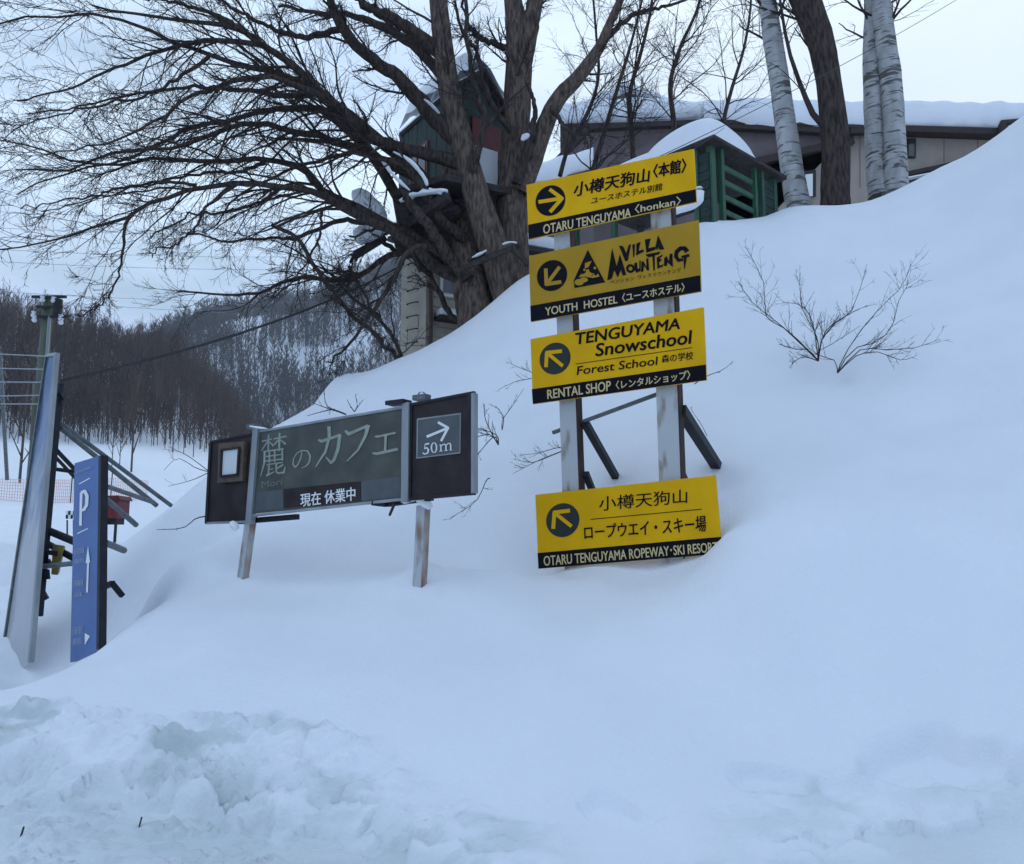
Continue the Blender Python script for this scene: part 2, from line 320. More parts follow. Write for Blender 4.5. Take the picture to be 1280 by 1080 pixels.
def ground(x, y, fine=True):
    z = tps(x, y)
    z += (fbm(x * .45, y * .45, 3, 5) - .5) * .16 * sst(5.2, 7, y)
    z += (fbm(x * 1.7, y * 1.7, 3, 9) - .5) * .035 + (fbm(x * 3.2 + y, y * 7, 4, 19) - .5) * .014 * sst(.35, .6, fbm(x * .5, y * .5, 2, 23))
    for a, b, r, d in DIMPLES: z -= d * np.exp(-((x - a) ** 2 + (y - b) ** 2) / (r * r))
    q = W(420, 481, 15.4); z += .28 * np.exp(-((x - q[0]) ** 2 + (y - q[1]) ** 2) / .16)      # lump on the crest
    pk = np.zeros_like(z)
    if fine:
        # broken ploughed edge along the road: crust blocks, a jagged lip, crumbs below
        edge = np.interp(x, [-6, -3.4, -2.4, -1.5, -1.1, -.6, -.1, .2, .6, 1.2, 1.6, 2.2, 3.2, 5], [5.45, 5.5, 5.42, 5.42, 5.3, 5.02, 4.72, 4.6, 4.5, 4.7, 4.95, 5.0, 4.95, 4.9])
        edge = edge + .24 * (fbm(x * 1.3, y * 0 + 3.3, 3, 21) - .5)
        amp = np.interp(x, [-3.4, -1.3, -.9, .05, .4, .9, 1.3, 1.8, 3.2, 4.2], [1, 1, .62, .5, .05, .05, .32, .45, .35, .3])
        dd = edge - y
        wx, wy = x + .05 * (fbm(x * 7, y * 7, 2, 33) - .5), y + .09 * (fbm(x * 6, y * 6, 2, 34) - .5)
        h1, e1 = worley(wx * 4.2, wy * 5.6, 31); h2, e2 = worley(wx * 9.5 + 3, wy * 12, 32); h3, e3 = worley(wx * 19 + 5, wy * 24, 36)
        b1, b2, b3 = sst(0, .22, e1), sst(0, .25, e2), sst(0, .3, e3)
        top = sst(-.12, .02, dd + (h1 - .5) * .16); band = top * (1 - sst(.30, .62, dd + (h2 - .5) * .2))
        cover = sst(.42, .62, fbm(x * 1.6 + 4, y * 2.2, 3, 38) + .22)          # some stretches crumbled, some smooth
        z += amp * band * cover * ((h1 - .35) * b1 * .075 + (h2 - .40) * b2 * .055 + (h3 - .4) * b3 * .028)
        z += amp * band * (fbm(x * 5, y * 5, 4, 39) - .5) * .13
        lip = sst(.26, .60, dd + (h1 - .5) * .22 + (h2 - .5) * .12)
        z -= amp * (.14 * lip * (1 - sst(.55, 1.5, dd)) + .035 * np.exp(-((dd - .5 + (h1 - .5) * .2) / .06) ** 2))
        crumbs = sst(.62, .8, h3) * b3 * sst(.4, .7, fbm(x * 2.3, y * 2.3, 3, 52) + .12)
        z += amp * lip * crumbs * .032 * (1 - sst(-2.0, -.2, x)) + lip * (h2 > .8) * b2 * .03 * amp * (x < -1.2)
        z += (fbm(x * 8, y * 8, 4, 51, .6) - .5) * .055 * sst(.35, .8, dd) * (1 - sst(-2.4, -1.0, x))
        z += (fbm(x * 3, y * 4, 4, 57) - .5) * .07 * sst(.1, .8, dd)
        # slumps on the right: two soft scalloped steps
        for (sx, sy, rr, h) in ((2.45, 5.0, .50, .17), (1.5, 4.95, .22, .07), (3.0, 4.75, .34, .13), (.62, 4.75, .25, .07), (1.95, 4.75, .3, .06)):
            r_ = np.sqrt((x - sx) ** 2 + ((y - sy + .35 * (x - sx)) * 1.7) ** 2) + (fbm(x * 2.6, y * 3.2, 3, 61) - .5) * .42
            z -= h * (1 - sst(rr * .7, rr, r_)) * (.4 + .6 * sst(sy - rr, sy + rr, y))
        pk = np.clip(lip * (.15 + 1.0 * fbm(x * 1.1, y * 1.7, 3, 71)) * (.45 + .55 * sst(-3, -1, x)) * (1 - .5 * sst(.6, 1.2, x)), 0, 1)  # packed-snow grey below the lip, also darkened as painted shade
        pk = np.maximum(pk, amp * band * np.clip(fbm(x * 3, y * 5, 4, 74) * 3 - 1.35, 0, .75))  # grey blotches among the crust blocks, shading put into the colour
    return z, pk
xs = np.r_[np.arange(-9.5, -4.2, .11), np.arange(-4.2, 4.4, .024), np.arange(4.4, 17, .13)]
ys = np.r_[np.arange(1.2, 3.6, .12), np.arange(3.6, 5.9, .016), np.arange(5.9, 6.3, .03), np.arange(6.3, 9.5, .06), np.arange(9.5, 25, .13)]
X, Yg = np.meshgrid(xs, ys); Z, PACKED_SHADE = ground(X, Yg)
def valley(x, y):
    """the wide ground under and beyond the bank: road, ski field, two wooded hills"""
    r = np.hypot(x, y); az = pxcoord(x, y); az = np.where(y < 1, np.where(x < 0, -2000, 2600), az)
    zl = np.interp(r, [0, 14, 20, 30, 45, 65, 100, 140, 160], [0, .3, .8, 1.5, 2.4, 4.6, 10.5, 17, 19.5])
    zr = np.interp(r, [0, 5, 9, 12, 16, 22, 40, 80, 160], [0, -.1, .3, 1.5, 4.3, 5.9, 7, 8.5, 11])
    k = sst(150, 470, az); z = zl * (1 - k) + zr * k
    cr1 = np.interp(az, [-1500, -500, 0, 100, 200, 240, 280, 320, 360, 420], [20, 50, 57, 55, 52, 48, 40, 27, 15, 8])
    f1 = sst(140, 265, r); base1 = np.interp(r, [140, 160], [17, 19.5])
    fade = sst(-2500, -900, az) * (1 - sst(1500, 2400, az))
    z = np.where(r > 140, z + (np.maximum(cr1, 0) - 17) * f1 * fade * (1 - sst(265, 330, r) * .5), z)
    cr2 = np.interp(az, [-600, 80, 150, 200, 260, 320, 380, 430, 500, 640, 900], [20, 50, 88, 114, 138, 160, 178, 196, 222, 160, 40])
    z = z + cr2 * sst(300, 620, r) * fade * .93
    z += (fbm(x * .02, y * .02, 3, 81) - .5) * 16 * sst(170, 300, r)
    z += (fbm(x * .35, y * .35, 3, 83) - .5) * .35
    # ploughed banks along the road
    z += .9 * np.exp(-((y - 21 - .15 * x) / 1.6) ** 2) * (1 - sst(150, 220, az)) * (.6 + .8 * fbm(x * .9, y * .9, 3, 85))
    return np.where(y < 1, np.minimum(z, .0) - .02, z)
e = np.minimum.reduce([X + 9.5, 17 - X, 25 - Yg, Yg - 1.2])
Z = Z - 1.2 * (1 - sst(0, 1.2, e))
V = np.stack([X, Yg, Z], -1).reshape(-1, 3); ny, nx = X.shape
ii = (np.arange(ny - 1)[:, None] * nx + np.arange(nx - 1)[None]).ravel()
Fq = np.stack([ii, ii + 1, ii + nx + 1, ii + nx], -1)
m = fastmesh('snow_bank', V, Fq); at = m.attributes.new('packed', 'FLOAT', 'POINT'); at.data.foreach_set('value', PACKED_SHADE.ravel().astype(np.float32))
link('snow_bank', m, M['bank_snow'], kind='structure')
def hz(x, y):
    z, _ = ground(np.array([float(x)]), np.array([float(y)])); return float(z[0])
def vz(x, y): return float(valley(np.array([float(x)]), np.array([float(y)]))[0])
# polar sheet out to the horizon
pa = np.r_[np.linspace(-50, 20, 330), np.linspace(20.5, 309.5, 190)] * math.pi / 180
rr = np.r_[np.linspace(.3, 30, 70), np.geomspace(31, 3000, 140)]
AA, RR = np.meshgrid(pa, rr); XX, YY = RR * np.sin(AA), RR * np.cos(AA)
ZZ = valley(XX, YY)
inside = (XX > -8.6) & (XX < 16.2) & (YY > 2) & (YY < 24); bz = np.zeros_like(ZZ); bz[inside] = ground(XX[inside], YY[inside], False)[0]
ZZ = np.where(inside, np.minimum(ZZ, bz - .45), ZZ)
V = np.stack([XX, YY, ZZ], -1).reshape(-1, 3); nr, na = XX.shape
j = np.arange(na); jn = (j + 1) % na
Fq = np.stack([(np.arange(nr - 1)[:, None] * na + j).ravel(), (np.arange(nr - 1)[:, None] * na + jn).ravel(),
               (np.arange(1, nr)[:, None] * na + jn).ravel(), (np.arange(1, nr)[:, None] * na + j).ravel()], -1)
link('snowy_hills', fastmesh('snowy_hills', V, Fq), M['snow'], kind='structure')

# ================================================================ branching
def unit(v): return v / (np.linalg.norm(v, axis=-1, keepdims=True) + 1e-9)
def grow(starts, dirs, lens, r0, nseg, wob, grav, tip=.3):
    n = len(starts); P = np.zeros((n, nseg + 1, 3)); P[:, 0] = starts; d = unit(dirs); st = (lens / nseg)[:, None]
    for k in range(nseg):
        d = unit(d + rng.normal(0, wob, (n, 3)) + np.array([0, 0, 1.]) * np.reshape(grav, (-1, 1)))
        P[:, k + 1] = P[:, k] + d * st
    t = np.linspace(0, 1, nseg + 1); R = r0[:, None] * (1 - (1 - tip) * t)[None]
    return P, R
def spawn(P, R, per, t0, ang, lenf, radf, lmax=9, rmin=0, along=None):
    """children off batch polylines"""
    n, m_, _ = P.shape; k = max(1, int(per)); idx = np.repeat(np.arange(n), k); t = rng.uniform(t0, .98, n * k) * (m_ - 1)
    i0 = np.minimum(t.astype(int), m_ - 2); f = (t - i0)[:, None]
    s = P[idx, i0] * (1 - f) + P[idx, i0 + 1] * f; T = unit(P[idx, i0 + 1] - P[idx, i0])
    q = unit(np.cross(T, rng.normal(0, 1, T.shape))); a = rng.uniform(ang[0], ang[1], len(s))[:, None]
    d = T * np.cos(a) + q * np.sin(a)
    L0 = np.linalg.norm(np.diff(P, axis=1), axis=2).sum(1)[idx]
    ln = np.minimum(L0 * rng.uniform(*lenf, len(s)) * (1.15 - .5 * t / (m_ - 1)), lmax)
    rad = np.maximum((R[idx, i0] * (1 - f[:, 0]) + R[idx, i0 + 1] * f[:, 0]) * rng.uniform(*radf, len(s)), rmin)
    return s, d, ln, rad
def smooth_path(pts, n):
    pts = np.array(pts, float); m_ = len(pts); t = np.linspace(0, m_ - 1, n); o = []
    for x in t:
        i = min(int(x), m_ - 2); f = x - i; p0 = pts[max(i - 1, 0)]; p1 = pts[i]; p2 = pts[i + 1]; p3 = pts[min(i + 2, m_ - 1)]
        o.append(.5 * ((2 * p1) + (-p0 + p2) * f + (2 * p0 - 5 * p1 + 4 * p2 - p3) * f * f + (-p0 + 3 * p1 - 3 * p2 + p3) * f ** 3))
    return np.array(o)
def bark_tube(path, rad, sides=12, ridge=.08):
    V, Fq = tubes(path[None], rad[None], sides)
    c = np.repeat(path, sides, 0); th = np.tile(np.arange(sides), len(path)); h = np.repeat(np.arange(len(path)), sides)
    k = 1 + ridge * np.sin(th * 2.4 + h * .15) + rng.normal(0, ridge * .35, len(V))
    return c + (V - c) * k[:, None], Fq
def merge(lst):
    Vs, Fs, k = [], [], 0
    for V, Fq in lst: Vs.append(V); Fs.append(Fq + k); k += len(V)
    return np.vstack(Vs), np.vstack(Fs)

# ---------------------------------------------------------------- the great bare tree
TY = 16.6
base = W(612, 400, TY)
tree = thing('tree', 'huge bare tree with twin trunks and long drooping limbs on the snow crest', 'tree', base)
def pxpath(pts, n):   # (px,py,Y,radius_px)
    w_ = [W(a, b, c) for a, b, c, _ in pts]; r_ = [r * c / F for _, _, c, r in pts]
    return smooth_path(w_, n), np.interp(np.linspace(0, len(pts) - 1, n), range(len(pts)), r_)
TR = [
 [(600,420,16.5,31),(594,385,16.5,27),(588,350,16.6,25),(581,310,16.8,21),(575,275,17,19),(570,240,17.2,17),(562,205,17.3,13)],
 [(642,410,16.2,27),(636,370,16.2,24),(622,325,16.2,22),(605,275,16.2,19),(590,225,16.2,17),(577,175,16.2,16),(565,130,16.2,15),(557,80,16.1,15),(551,30,16,14),(544,-40,16,12),(536,-110,16,9)],
 [(640,415,16.7,24),(644,360,16.8,21),(641,300,16.8,21),(640,250,16.9,21),(643,200,17,20),(646,150,17,19),(648,100,17,19),(648,50,17,18),(641,0,17,13),(630,-70,17,10)],
 [(650,95,17,15),(660,50,16.9,12),(670,0,16.8,11),(684,-60,16.8,8)],
 [(650,240,16.7,15),(664,205,16.6,14),(678,165,16.5,13),(697,125,16.4,11),(722,98,16.3,10),(748,62,16.2,8),(763,28,16,6),(780,-10,16,5)],
]
for i, t in enumerate(TR):
    p, r = pxpath(t, 30); r = r * .93; part('trunk', bark_tube(p, r, 18, .07), M['bark'], tree, smooth=True)
LIMBS = [
 [(580,182,16.2,12),(552,160,16.3,13),(528,131,16.1,13),(500,100,15.8,12),(472,79,15.5,11),(437,44,15,10),(415,8,14.6,8),(395,-40,14,6)],
 [(558,72,16.2,11),(538,57,16,11),(490,22,15.6,10),(455,4,15.2,8),(420,-30,15,6)],
 [(556,100,16.2,8),(520,60,16.6,8),(480,35,17,7),(440,22,17.2,5),(400,18,17.4,4),(350,10,17.6,3)],
 [(584,208,16.2,11),(552,200,16.3,10),(520,192,16.1,9),(480,180,15.8,8),(459,170,15.6,8),(420,131,15.2,8),(372,87,14.8,7),(306,39,14.2,5.5),(245,26,13.8,4),(184,17,13.4,3),(110,4,13,2)],
 [(575,270,16.8,12),(545,245,16.6,11),(525,219,16.4,10),(486,184,16.2,9),(437,144,16,8),(394,114,15.9,7),(350,92,15.8,6),(315,83,15.7,5),(262,70,15.6,4),(210,48,15.6,3.5),(131,20,15.4,2.6),(44,20,15.2,2),(-30,30,15,1.4)],
 [(580,292,17,8),(545,280,17,8),(507,258,16.8,8),(464,192,17,8),(411,144,17.4,7),(394,136,17.5,6),(332,136,17.8,4.5),(280,151,18,4),(245,158,18.2,3.5),(210,175,18.3,3),(150,200,18.4,2.3),(90,215,18.5,1.8),(20,240,18.6,1.2)],
 [(530,228,16.5,7),(486,205,16.8,7),(464,192,16.6,7),(416,175,16.2,6),(372,164,15.8,5),(332,153,15.5,4.5),(284,162,15.2,4),(219,184,14.8,3.2),(153,188,14.5,2.5),(87,210,14.2,2),(26,214,14,1.4)],
 [(592,338,16.5,9),(555,325,16.5,9),(520,300,16.4,8),(486,284,16.3,7),(437,258,16.2,6),(394,236,16.1,5.5),(376,214,16,5),(332,203,15.8,4.5),(262,203,15.5,4),(192,206,15.2,3.2),(149,214,15,2.6),(87,206,14.8,2),(26,188,14.6,1.5),(-40,180,14.4,1)],
 [(595,352,16.4,10),(555,340,16.4,10),(520,310,16.2,8),(486,286,16,7.5),(442,267,15.8,6.5),(402,245,15.5,5.5),(363,234,15.2,5),(306,227,14.8,4.5),(245,232,14.4,4),(197,247,14.1,3.5),(166,267,13.9,3),(122,284,13.7,2.4),(66,302,13.5,1.8),(0,306,13.3,1.2)],
 [(166,265,13.9,2.5),(157,282,13.8,2.4),(151,328,13.7,2),(140,365,13.6,1.6),(122,385,13.6,1.2),(100,397,13.5,.8)],
 [(500,284,16.3,4.5),(446,276,16.5,4),(416,276,16.7,3.5),(372,297,16.9,3),(341,297,17,2.6),(284,302,17.2,2),(227,289,17.4,1.4)],
 [(580,335,16.6,6),(530,318,16.8,5),(490,320,17,4.5),(437,350,17.3,4),(372,350,17.6,3.5),(330,366,17.8,2.8),(280,372,18,2.2),(219,366,18.2,1.5)],
 [(340,280,15,2.5),(372,300,15.4,2.8),(400,345,15.7,3.2),(440,392,15.9,3.5),(480,428,16,3.8),(505,452,16,4)],
 [(560,318,16.3,6),(520,308,15.6,4),(492,345,15.4,4),(468,385,15.3,3.3),(440,425,15.3,2.6),(410,455,15.3,1.8)],
 [(560,318,16.8,5),(505,318,17.3,4),(478,300,17.2,3.5),(455,310,17.2,3),(438,335,17.2,2.6),(470,390,17.2,2),(500,430,17.2,1.6)],
 [(402,262,15.7,2.2),(397,300,15.7,1.9),(380,330,15.6,1.5),(350,352,15.6,1)],
 [(300,228,14.8,2.5),(262,258,14.6,2.2),(240,290,14.5,1.8),(215,310,14.4,1.4),(180,322,14.4,1)],
 [(420,131,15.2,5),(384,110,14.6,4.5),(340,95,14.2,4),(290,100,13.8,3.5),(240,120,13.5,3),(190,150,13.2,2.4),(130,175,13,1.8),(60,190,12.8,1.2)],
 [(372,87,14.8,5),(330,60,15.2,4.5),(270,50,15.4,4),(200,62,15.6,3.2),(140,85,15.7,2.6),(80,110,15.8,2),(20,125,15.8,1.4)],
 [(306,39,14.2,4),(270,20,14,3.5),(220,5,13.9,3),(160,-8,13.8,2)],
 [(262,70,15.6,3),(225,95,15.5,2.6),(180,120,15.4,2.2),(120,135,15.3,1.8),(60,150,15.2,1.3),(10,170,15.1,.9)],
 [(394,114,15.9,4.5),(360,120,16.2,4),(310,112,16.5,3.6),(250,108,16.8,3),(190,112,17,2.4),(110,130,17.2,1.8),(40,140,17.3,1.2)],
 [(350,235,15.2,3),(320,255,15.3,2.6),(275,265,15.4,2.2),(230,270,15.5,1.8),(180,300,15.5,1.2)],
 [(430,35,15,5),(390,45,15,4.5),(350,38,15,4),(310,20,14.8,3.3),(270,-5,14.8,2.5)],
 [(245,232,14.4,2.6),(200,228,14.3,2.2),(140,240,14.2,1.9),(90,250,14.1,1.5),(30,262,14,1)],
 [(332,203,15.8,3),(300,215,16,2.6),(250,218,16.1,2.2),(190,232,16.2,1.8),(120,250,16.3,1.3),(50,268,16.3,.9)],
 [(590,215,16,7),(602,175,15.8,5),(606,140,15.8,4.5),(590,95,15.6,4),(583,40,15.6,4),(578,-20,15.5,3)],
 [(640,165,16.6,5),(622,140,16.4,5),(606,110,16.2,4.5),(596,62,16.2,4),(580,40,16.2,3.2),(570,0,16.2,2.6)],
 [(632,60,17,5),(610,50,17,4.5),(596,40,17.1,4),(585,20,17.2,3),(575,-20,17.2,2.4)],
 [(745,62,16.2,5),(770,35,16.1,4),(800,14,16,3.5),(835,5,15.9,2.8),(880,-6,15.8,2)],
 [(690,135,16.3,4),(700,150,16,3.2),(716,165,15.8,2.4),(735,168,15.7,1.6)],
 [(645,230,16.4,7),(662,180,16.3,6.5),(668,140,16.3,4),(662,110,16.3,3)],
 [(598,408,16.7,6),(562,392,16.9,4.5),(548,360,16.8,4),(525,330,16.6,3.6),(500,300,16.4,3),(470,290,16.2,2.6),(440,300,16,2)],
 [(585,350,16.2,9),(560,320,16,9),(540,290,15.8,9),(518,262,15.7,8),(505,240,15.6,6)],
 [(582,300,16.5,8),(560,282,16.3,8),(545,262,16.1,7),(528,228,16,7),(505,205,15.9,6),(480,200,15.8,5),(440,190,15.7,4),(400,200,15.6,3.2),(350,218,15.5,2.4),(300,245,15.4,1.8),(262,290,15.4,1.2)],
]
LP, LR = [], []
for t in LIMBS:
    p, r = pxpath(t, 9 * 3 + 1); kk = rng.normal(0, .03, p.shape); kk[0] = 0; p = p + np.cumsum(rng.normal(0, .008, p.shape), 0) + kk * np.linspace(.2, 1, len(p))[:, None]
    r = r * np.linspace(.95, .66, len(r)); part('limb', bark_tube(p, np.maximum(r, .011), 9, .07), M['bark_dark'], tree, smooth=True); LP.append(p); LR.append(r)
LPa, LRa = np.array(LP), np.array(LR)
# secondary branches: long, sweeping, sagging
keep = [i for i, t in enumerate(LIMBS) if i not in (25, 33, 31)]
P1s, R1s = [], []
for i in keep:
    p, r = LPa[i:i + 1], LRa[i:i + 1]; Lm = np.linalg.norm(np.diff(p[0], axis=0), axis=1).sum()
    n = int(Lm * 2.6) + 3
    s, d, ln, rad = spawn(p, r, n, .27, (.25, .85), (.14, .34), (.38, .6), 2.1, .008)
    d[:, 0] -= .12; P, R = grow(s, d, ln, np.minimum(rad*.8, .03), 10, .12, rng.normal(-.02, .05, len(s)), .3); P1s.append(P); R1s.append(R)
for i in (1, 2, 3, 4):
    p, r = pxpath(TR[i], 28); s, d, ln, rad = spawn(p[None], r[None], 10, .55, (.5, 1.1), (.12, .3), (.12, .25), 2.4, .012)
    P, R = grow(s, d, ln, np.minimum(rad, .03), 10, .12, np.full(len(s), .04), .3); P1s.append(P); R1s.append(R)
P1, R1 = np.vstack(P1s), np.vstack(R1s)
order = np.argsort(-(R1[:, 0] * np.linalg.norm(P1[:, -1] - P1[:, 0], axis=1)))
big, rest = order[:230], order[230:]
for k in big: part('branch', tubes(P1[k:k + 1], R1[k:k + 1], 6), M['bark_dark'], tree, smooth=True)
# tertiary and twigs
s, d, ln, rad = spawn(P1, R1, 8, .15, (.3, .95), (.25, .6), (.4, .65), 1.1, .0055)
P2, R2 = grow(s, d, ln, np.minimum(rad, .013), 6, .16, rng.normal(.0, .06, len(s)), .45)
s, d, ln, rad = spawn(P2, R2, 4, .1, (.4, 1.0), (.3, .65), (.5, .7), .5, .004)
P3, R3 = grow(s, d, ln, np.minimum(rad, .0065), 3, .16, rng.normal(.04, .06, len(s)), .5)
s, d, ln, rad = spawn(LPa[keep], LRa[keep], 18, .45, (.5, 1.2), (.03, .09), (.1, .2), .7, .004)
P4, R4 = grow(s, d, ln, np.minimum(rad, .009), 4, .16, rng.normal(.0, .07, len(s)), .4)
print('twigs', len(P1), len(P2), len(P3), len(P4))
part('twigs', merge([tubes(P1[rest], R1[rest], 4), tubes(P2, R2, 3), tubes(P3, R3, 3), tubes(P4, R4, 3)]), M['twig'], tree, smooth=True, kind='stuff')
# snow lying on limbs
def snow_lump(path_px, rpx, seed=1, flat=.75, nz=1.3):
    p, r = pxpath([(a, b, c, rpx) for a, b, c in path_px], 14)
    r = r * np.sin(np.linspace(.25, math.pi - .25, 14)) ** .5
    V, Fq = tubes(p[None], r[None], 10); c = np.repeat(p, 10, 0)
    k = 1 + (fbm(V[:, 0] * 9 + seed, V[:, 2] * 9 + V[:, 1] * 5, 3, seed) - .5) * nz
    V = c + (V - c) * k[:, None]; dz = V[:, 2] - c[:, 2]; V[:, 2] = c[:, 2] + np.where(dz > 0, dz * flat, dz * flat * .35)
    return V, Fq
def cap_ends(V, Fq, sides=10):
    n = len(V); a = V[:sides].mean(0); b = V[-sides:].mean(0); V = np.vstack([V, a, b])
    e = [[(i + 1) % sides, i, n, n] for i in range(sides)] + [[n - sides + i, n - sides + (i + 1) % sides, n + 1, n + 1] for i in range(sides)]
    mb = MB(); mb.add(V, [tuple(f) for f in Fq] + [tuple(dict.fromkeys(f)) for f in e]); return mb
for path, rp, lab in (([(492,190,15.7),(510,200,15.7),(526,216,15.75),(534,232,15.8)],3.6,'ridge of snow on the limb in front of the red window'),
                   ([(474,196,15.8),(486,212,15.8),(498,226,15.8),(512,238,15.8)],3,'snow strip on the lower limb left of the tree cabin'),
                   ([(536,236,15.8),(545,240,15.8),(552,243,15.8)],4,'small snow lump where two limbs meet by the cabin platform'),
                   ([(653,176,16.25),(657,171,16.25),(662,170,16.25)],5,'snow wedge in the fork of the right limb'),
                   ([(530,124,15.7),(540,132,15.8),(549,142,16)],2.5,'snow on the thick limb under the cabin roof')):
    V, Fq = snow_lump(path, rp, 3); single('branch_snow', cap_ends(V, Fq), M['snow'], lab, 'snow lump', smooth=True)

# ---------------------------------------------------------------- generic smaller trees
def simple_tree(name, label, category, trunk, mt, twm, group=None, per=14, lmax=1.6, spread=(.4, .9), grav=.05, t0=.2, second=8, third=4, r1max=.03, lenf=(.2,.45), ridge=.05, extra=None):
    p, r = pxpath(trunk, 28); t = thing(name, label, category, p[0], group)
    part('trunk', bark_tube(p, r, 16, ridge), mt, t, smooth=True)
    s, d, ln, rad = spawn(p[None], r[None], per, t0, spread, lenf, (.25, .5), lmax, .008)
    P, R = grow(s, d, ln, np.minimum(rad, r1max), 8, .13, np.full(len(s), grav), .3)
    if extra is not None:
        for q in extra:
            pp, pr = pxpath(q, 9); P = np.vstack([P, pp[None]]); R = np.vstack([R, pr[None]])
    for k in range(len(P)): part('branch', tubes(P[k:k + 1], R[k:k + 1], 5), twm, t, smooth=True)
    s, d, ln, rad = spawn(P, R, second, .1, (.35, .9), (.25, .6), (.4, .65), 1.0, .004)
    P2, R2 = grow(s, d, ln, np.minimum(rad, .012), 5, .14, np.full(len(s), grav), .4)
    s, d, ln, rad = spawn(P2, R2, third, .1, (.35, .9), (.3, .6), (.5, .7), .45, .0032)
    P3, R3 = grow(s, d, ln, np.minimum(rad, .006), 3, .14, np.full(len(s), grav), .5)
    part('crown', merge([tubes(P2, R2, 3), tubes(P3, R3, 3)]), twm, t, smooth=True, kind='stuff'); return t
# birches and the dark trunk on the crest
simple_tree('birch_tree', 'single leaning white birch trunk left of the dark trunk, snow at its foot', 'birch',
    [(999,262,15,16),(992,225,15,14),(984,170,15,13.5),(975,105,15,13),(966,50,15,13),(959,0,15,12),(950,-70,15,11)], M['birch'], M['twig'], per=8, t0=.6, second=5)
simple_tree('dark_tree', 'dark brown curved trunk standing between the single birch and the twin birch', 'tree',
    [(1044,262,14.6,18),(1044,230,14.6,17.5),(1045,190,14.6,17.5),(1042,155,14.6,17),(1037,110,14.6,16),(1028,60,14.6,17),(1014,20,14.6,19),(1000,-15,14.6,19),(982,-60,14.6,17)], M['bark_dark'], M['twig'], per=6, t0=.55, second=6,
    extra=[[(1040,158,14.6,6),(1022,152,14.5,4.5),(1010,130,14.4,4),(998,100,14.3,3.2),(985,60,14.2,2.6),(978,20,14.1,2),(972,-20,14,1.4)]])
simple_tree('birch_tree', 'twin birch, the wider right-hand stem of the pair standing close to the long roof', 'birch',
    [(1120,247,15.2,17),(1119,220,15.2,15),(1117,160,15.2,14),(1113,100,15.2,14.5),(1106,50,15.2,14),(1101,0,15.2,12.5),(1095,-70,15.2,11)], M['birch'], M['twig'], per=6, t0=.65, second=4)
simple_tree('birch_tree', 'thinner birch stem just touching the left side of the wide birch', 'birch',
    [(1099,247,15.35,14),(1096,215,15.4,12.5),(1093,160,15.4,12),(1091,100,15.4,12.5),(1090,50,15.4,11.5),(1092,0,15.4,11),(1092,-70,15.4,10)], M['birch'], M['twig'], per=5, t0=.65, second=4)
# thin bare trees in front of the long building
bt = [([(735,250,19,6),(742,210,19,5.5),(760,150,19,5),(775,100,19,4),(790,50,19,3),(805,-10,19,2)],'slim bare tree behind the left half of the top yellow board'),
      ([(792,215,21,6),(790,170,21,5.5),(787,120,21,5),(800,70,21,4),(812,20,21,3),(820,-40,21,2)],'bare tree forking above the middle of the top yellow board'),
      ([(845,190,22,6),(842,150,22,5.5),(838,105,22,5),(850,60,22,4),(872,10,22,3),(885,-50,22,2)],'bare tree with fanned twigs behind the snow-capped green hut'),
      ([(906,180,23,5),(905,150,23,4.5),(915,110,23,4),(930,60,23,3),(938,10,23,2.5),(940,-40,23,1.6)],'thin bare tree between the green hut and the single birch'),
      ([(700,220,21,5),(712,180,21,4.5),(735,140,21,4),(748,95,21,3.4),(745,40,21,2.6),(740,-20,21,2)],'thin bare tree just right of the great tree trunk')]
for tr, lab in bt:
    tr = [(a, b, c, r * .62) for a, b, c, r in tr]
    simple_tree('bare_tree', lab, 'tree', tr, M['bark_dark'], M['twig'], group='thin bare trees before the long building', per=20, lmax=3.0, spread=(.5, 1.1), grav=.03, second=8, third=4, r1max=.022, lenf=(.25, .5), t0=.12)
simple_tree('bare_tree', 'dead bare sapling crossing in front of the cream house and wooded hill', 'tree',
    [(505,455,16.8,2.6),(493,425,16.9,2.4),(470,395,17,2.2),(440,372,17.2,1.7),(420,350,17.4,1.3),(400,330,17.6,1)], M['bark_dark'], M['twig'], per=14, second=5, third=3, lmax=1.2)

# ---------------------------------------------------------------- far woods
def far_tree_mesh(name, h, nb, seed, rough=1., bw=.075):
    g = np.random.default_rng(seed); T = []
    P = np.array([[[0, 0, -1.5], [g.normal(0, .1), g.normal(0, .1), h * .5], [g.normal(0, .3), g.normal(0, .3), h]]])
    T.append(tubes(P, np.array([[.13, .09, .02]]) * g.uniform(.6, 1.3), 3))
    z = h * g.uniform(.12, .97, nb); a = g.uniform(0, 2 * math.pi, nb); ln = (1.1 - .55 * z / h) * h * .28 * g.uniform(.5, 1.1, nb) * rough
    s = np.stack([z * 0, z * 0, z], -1); e_ = s + np.stack([np.cos(a) * ln * .55, np.sin(a) * ln * .55, ln * .95], -1); mid = (s + e_) / 2 + np.stack([np.cos(a) * ln * .12, np.sin(a) * ln * .12, -ln * .08], -1)
    T2 = tubes(np.stack([s, e_], 1), np.broadcast_to(np.array([bw, bw * .35]), (nb, 2)), 3)
    V2, F2 = T2; n2 = int(nb * 1.5); i = g.integers(0, nb, n2); f = g.uniform(.2, .9, (n2, 1)); s3 = s[i] * (1 - f) + e_[i] * f
    e3 = s3 + g.normal(0, .4, (n2, 3)) + np.array([0, 0, .8]); T3 = tubes(np.stack([s3, e3], 1), np.broadcast_to(np.array([bw * .6, bw * .25]), (n2, 2)), 3)
    return T[0], merge([T2, T3])
protos = [far_tree_mesh('t', h, nb, k, rg) for k, (h, nb, rg) in enumerate([(13, 15, 1), (11, 14, 1.2), (15, 16, .9), (12, 17, 1.1)])]
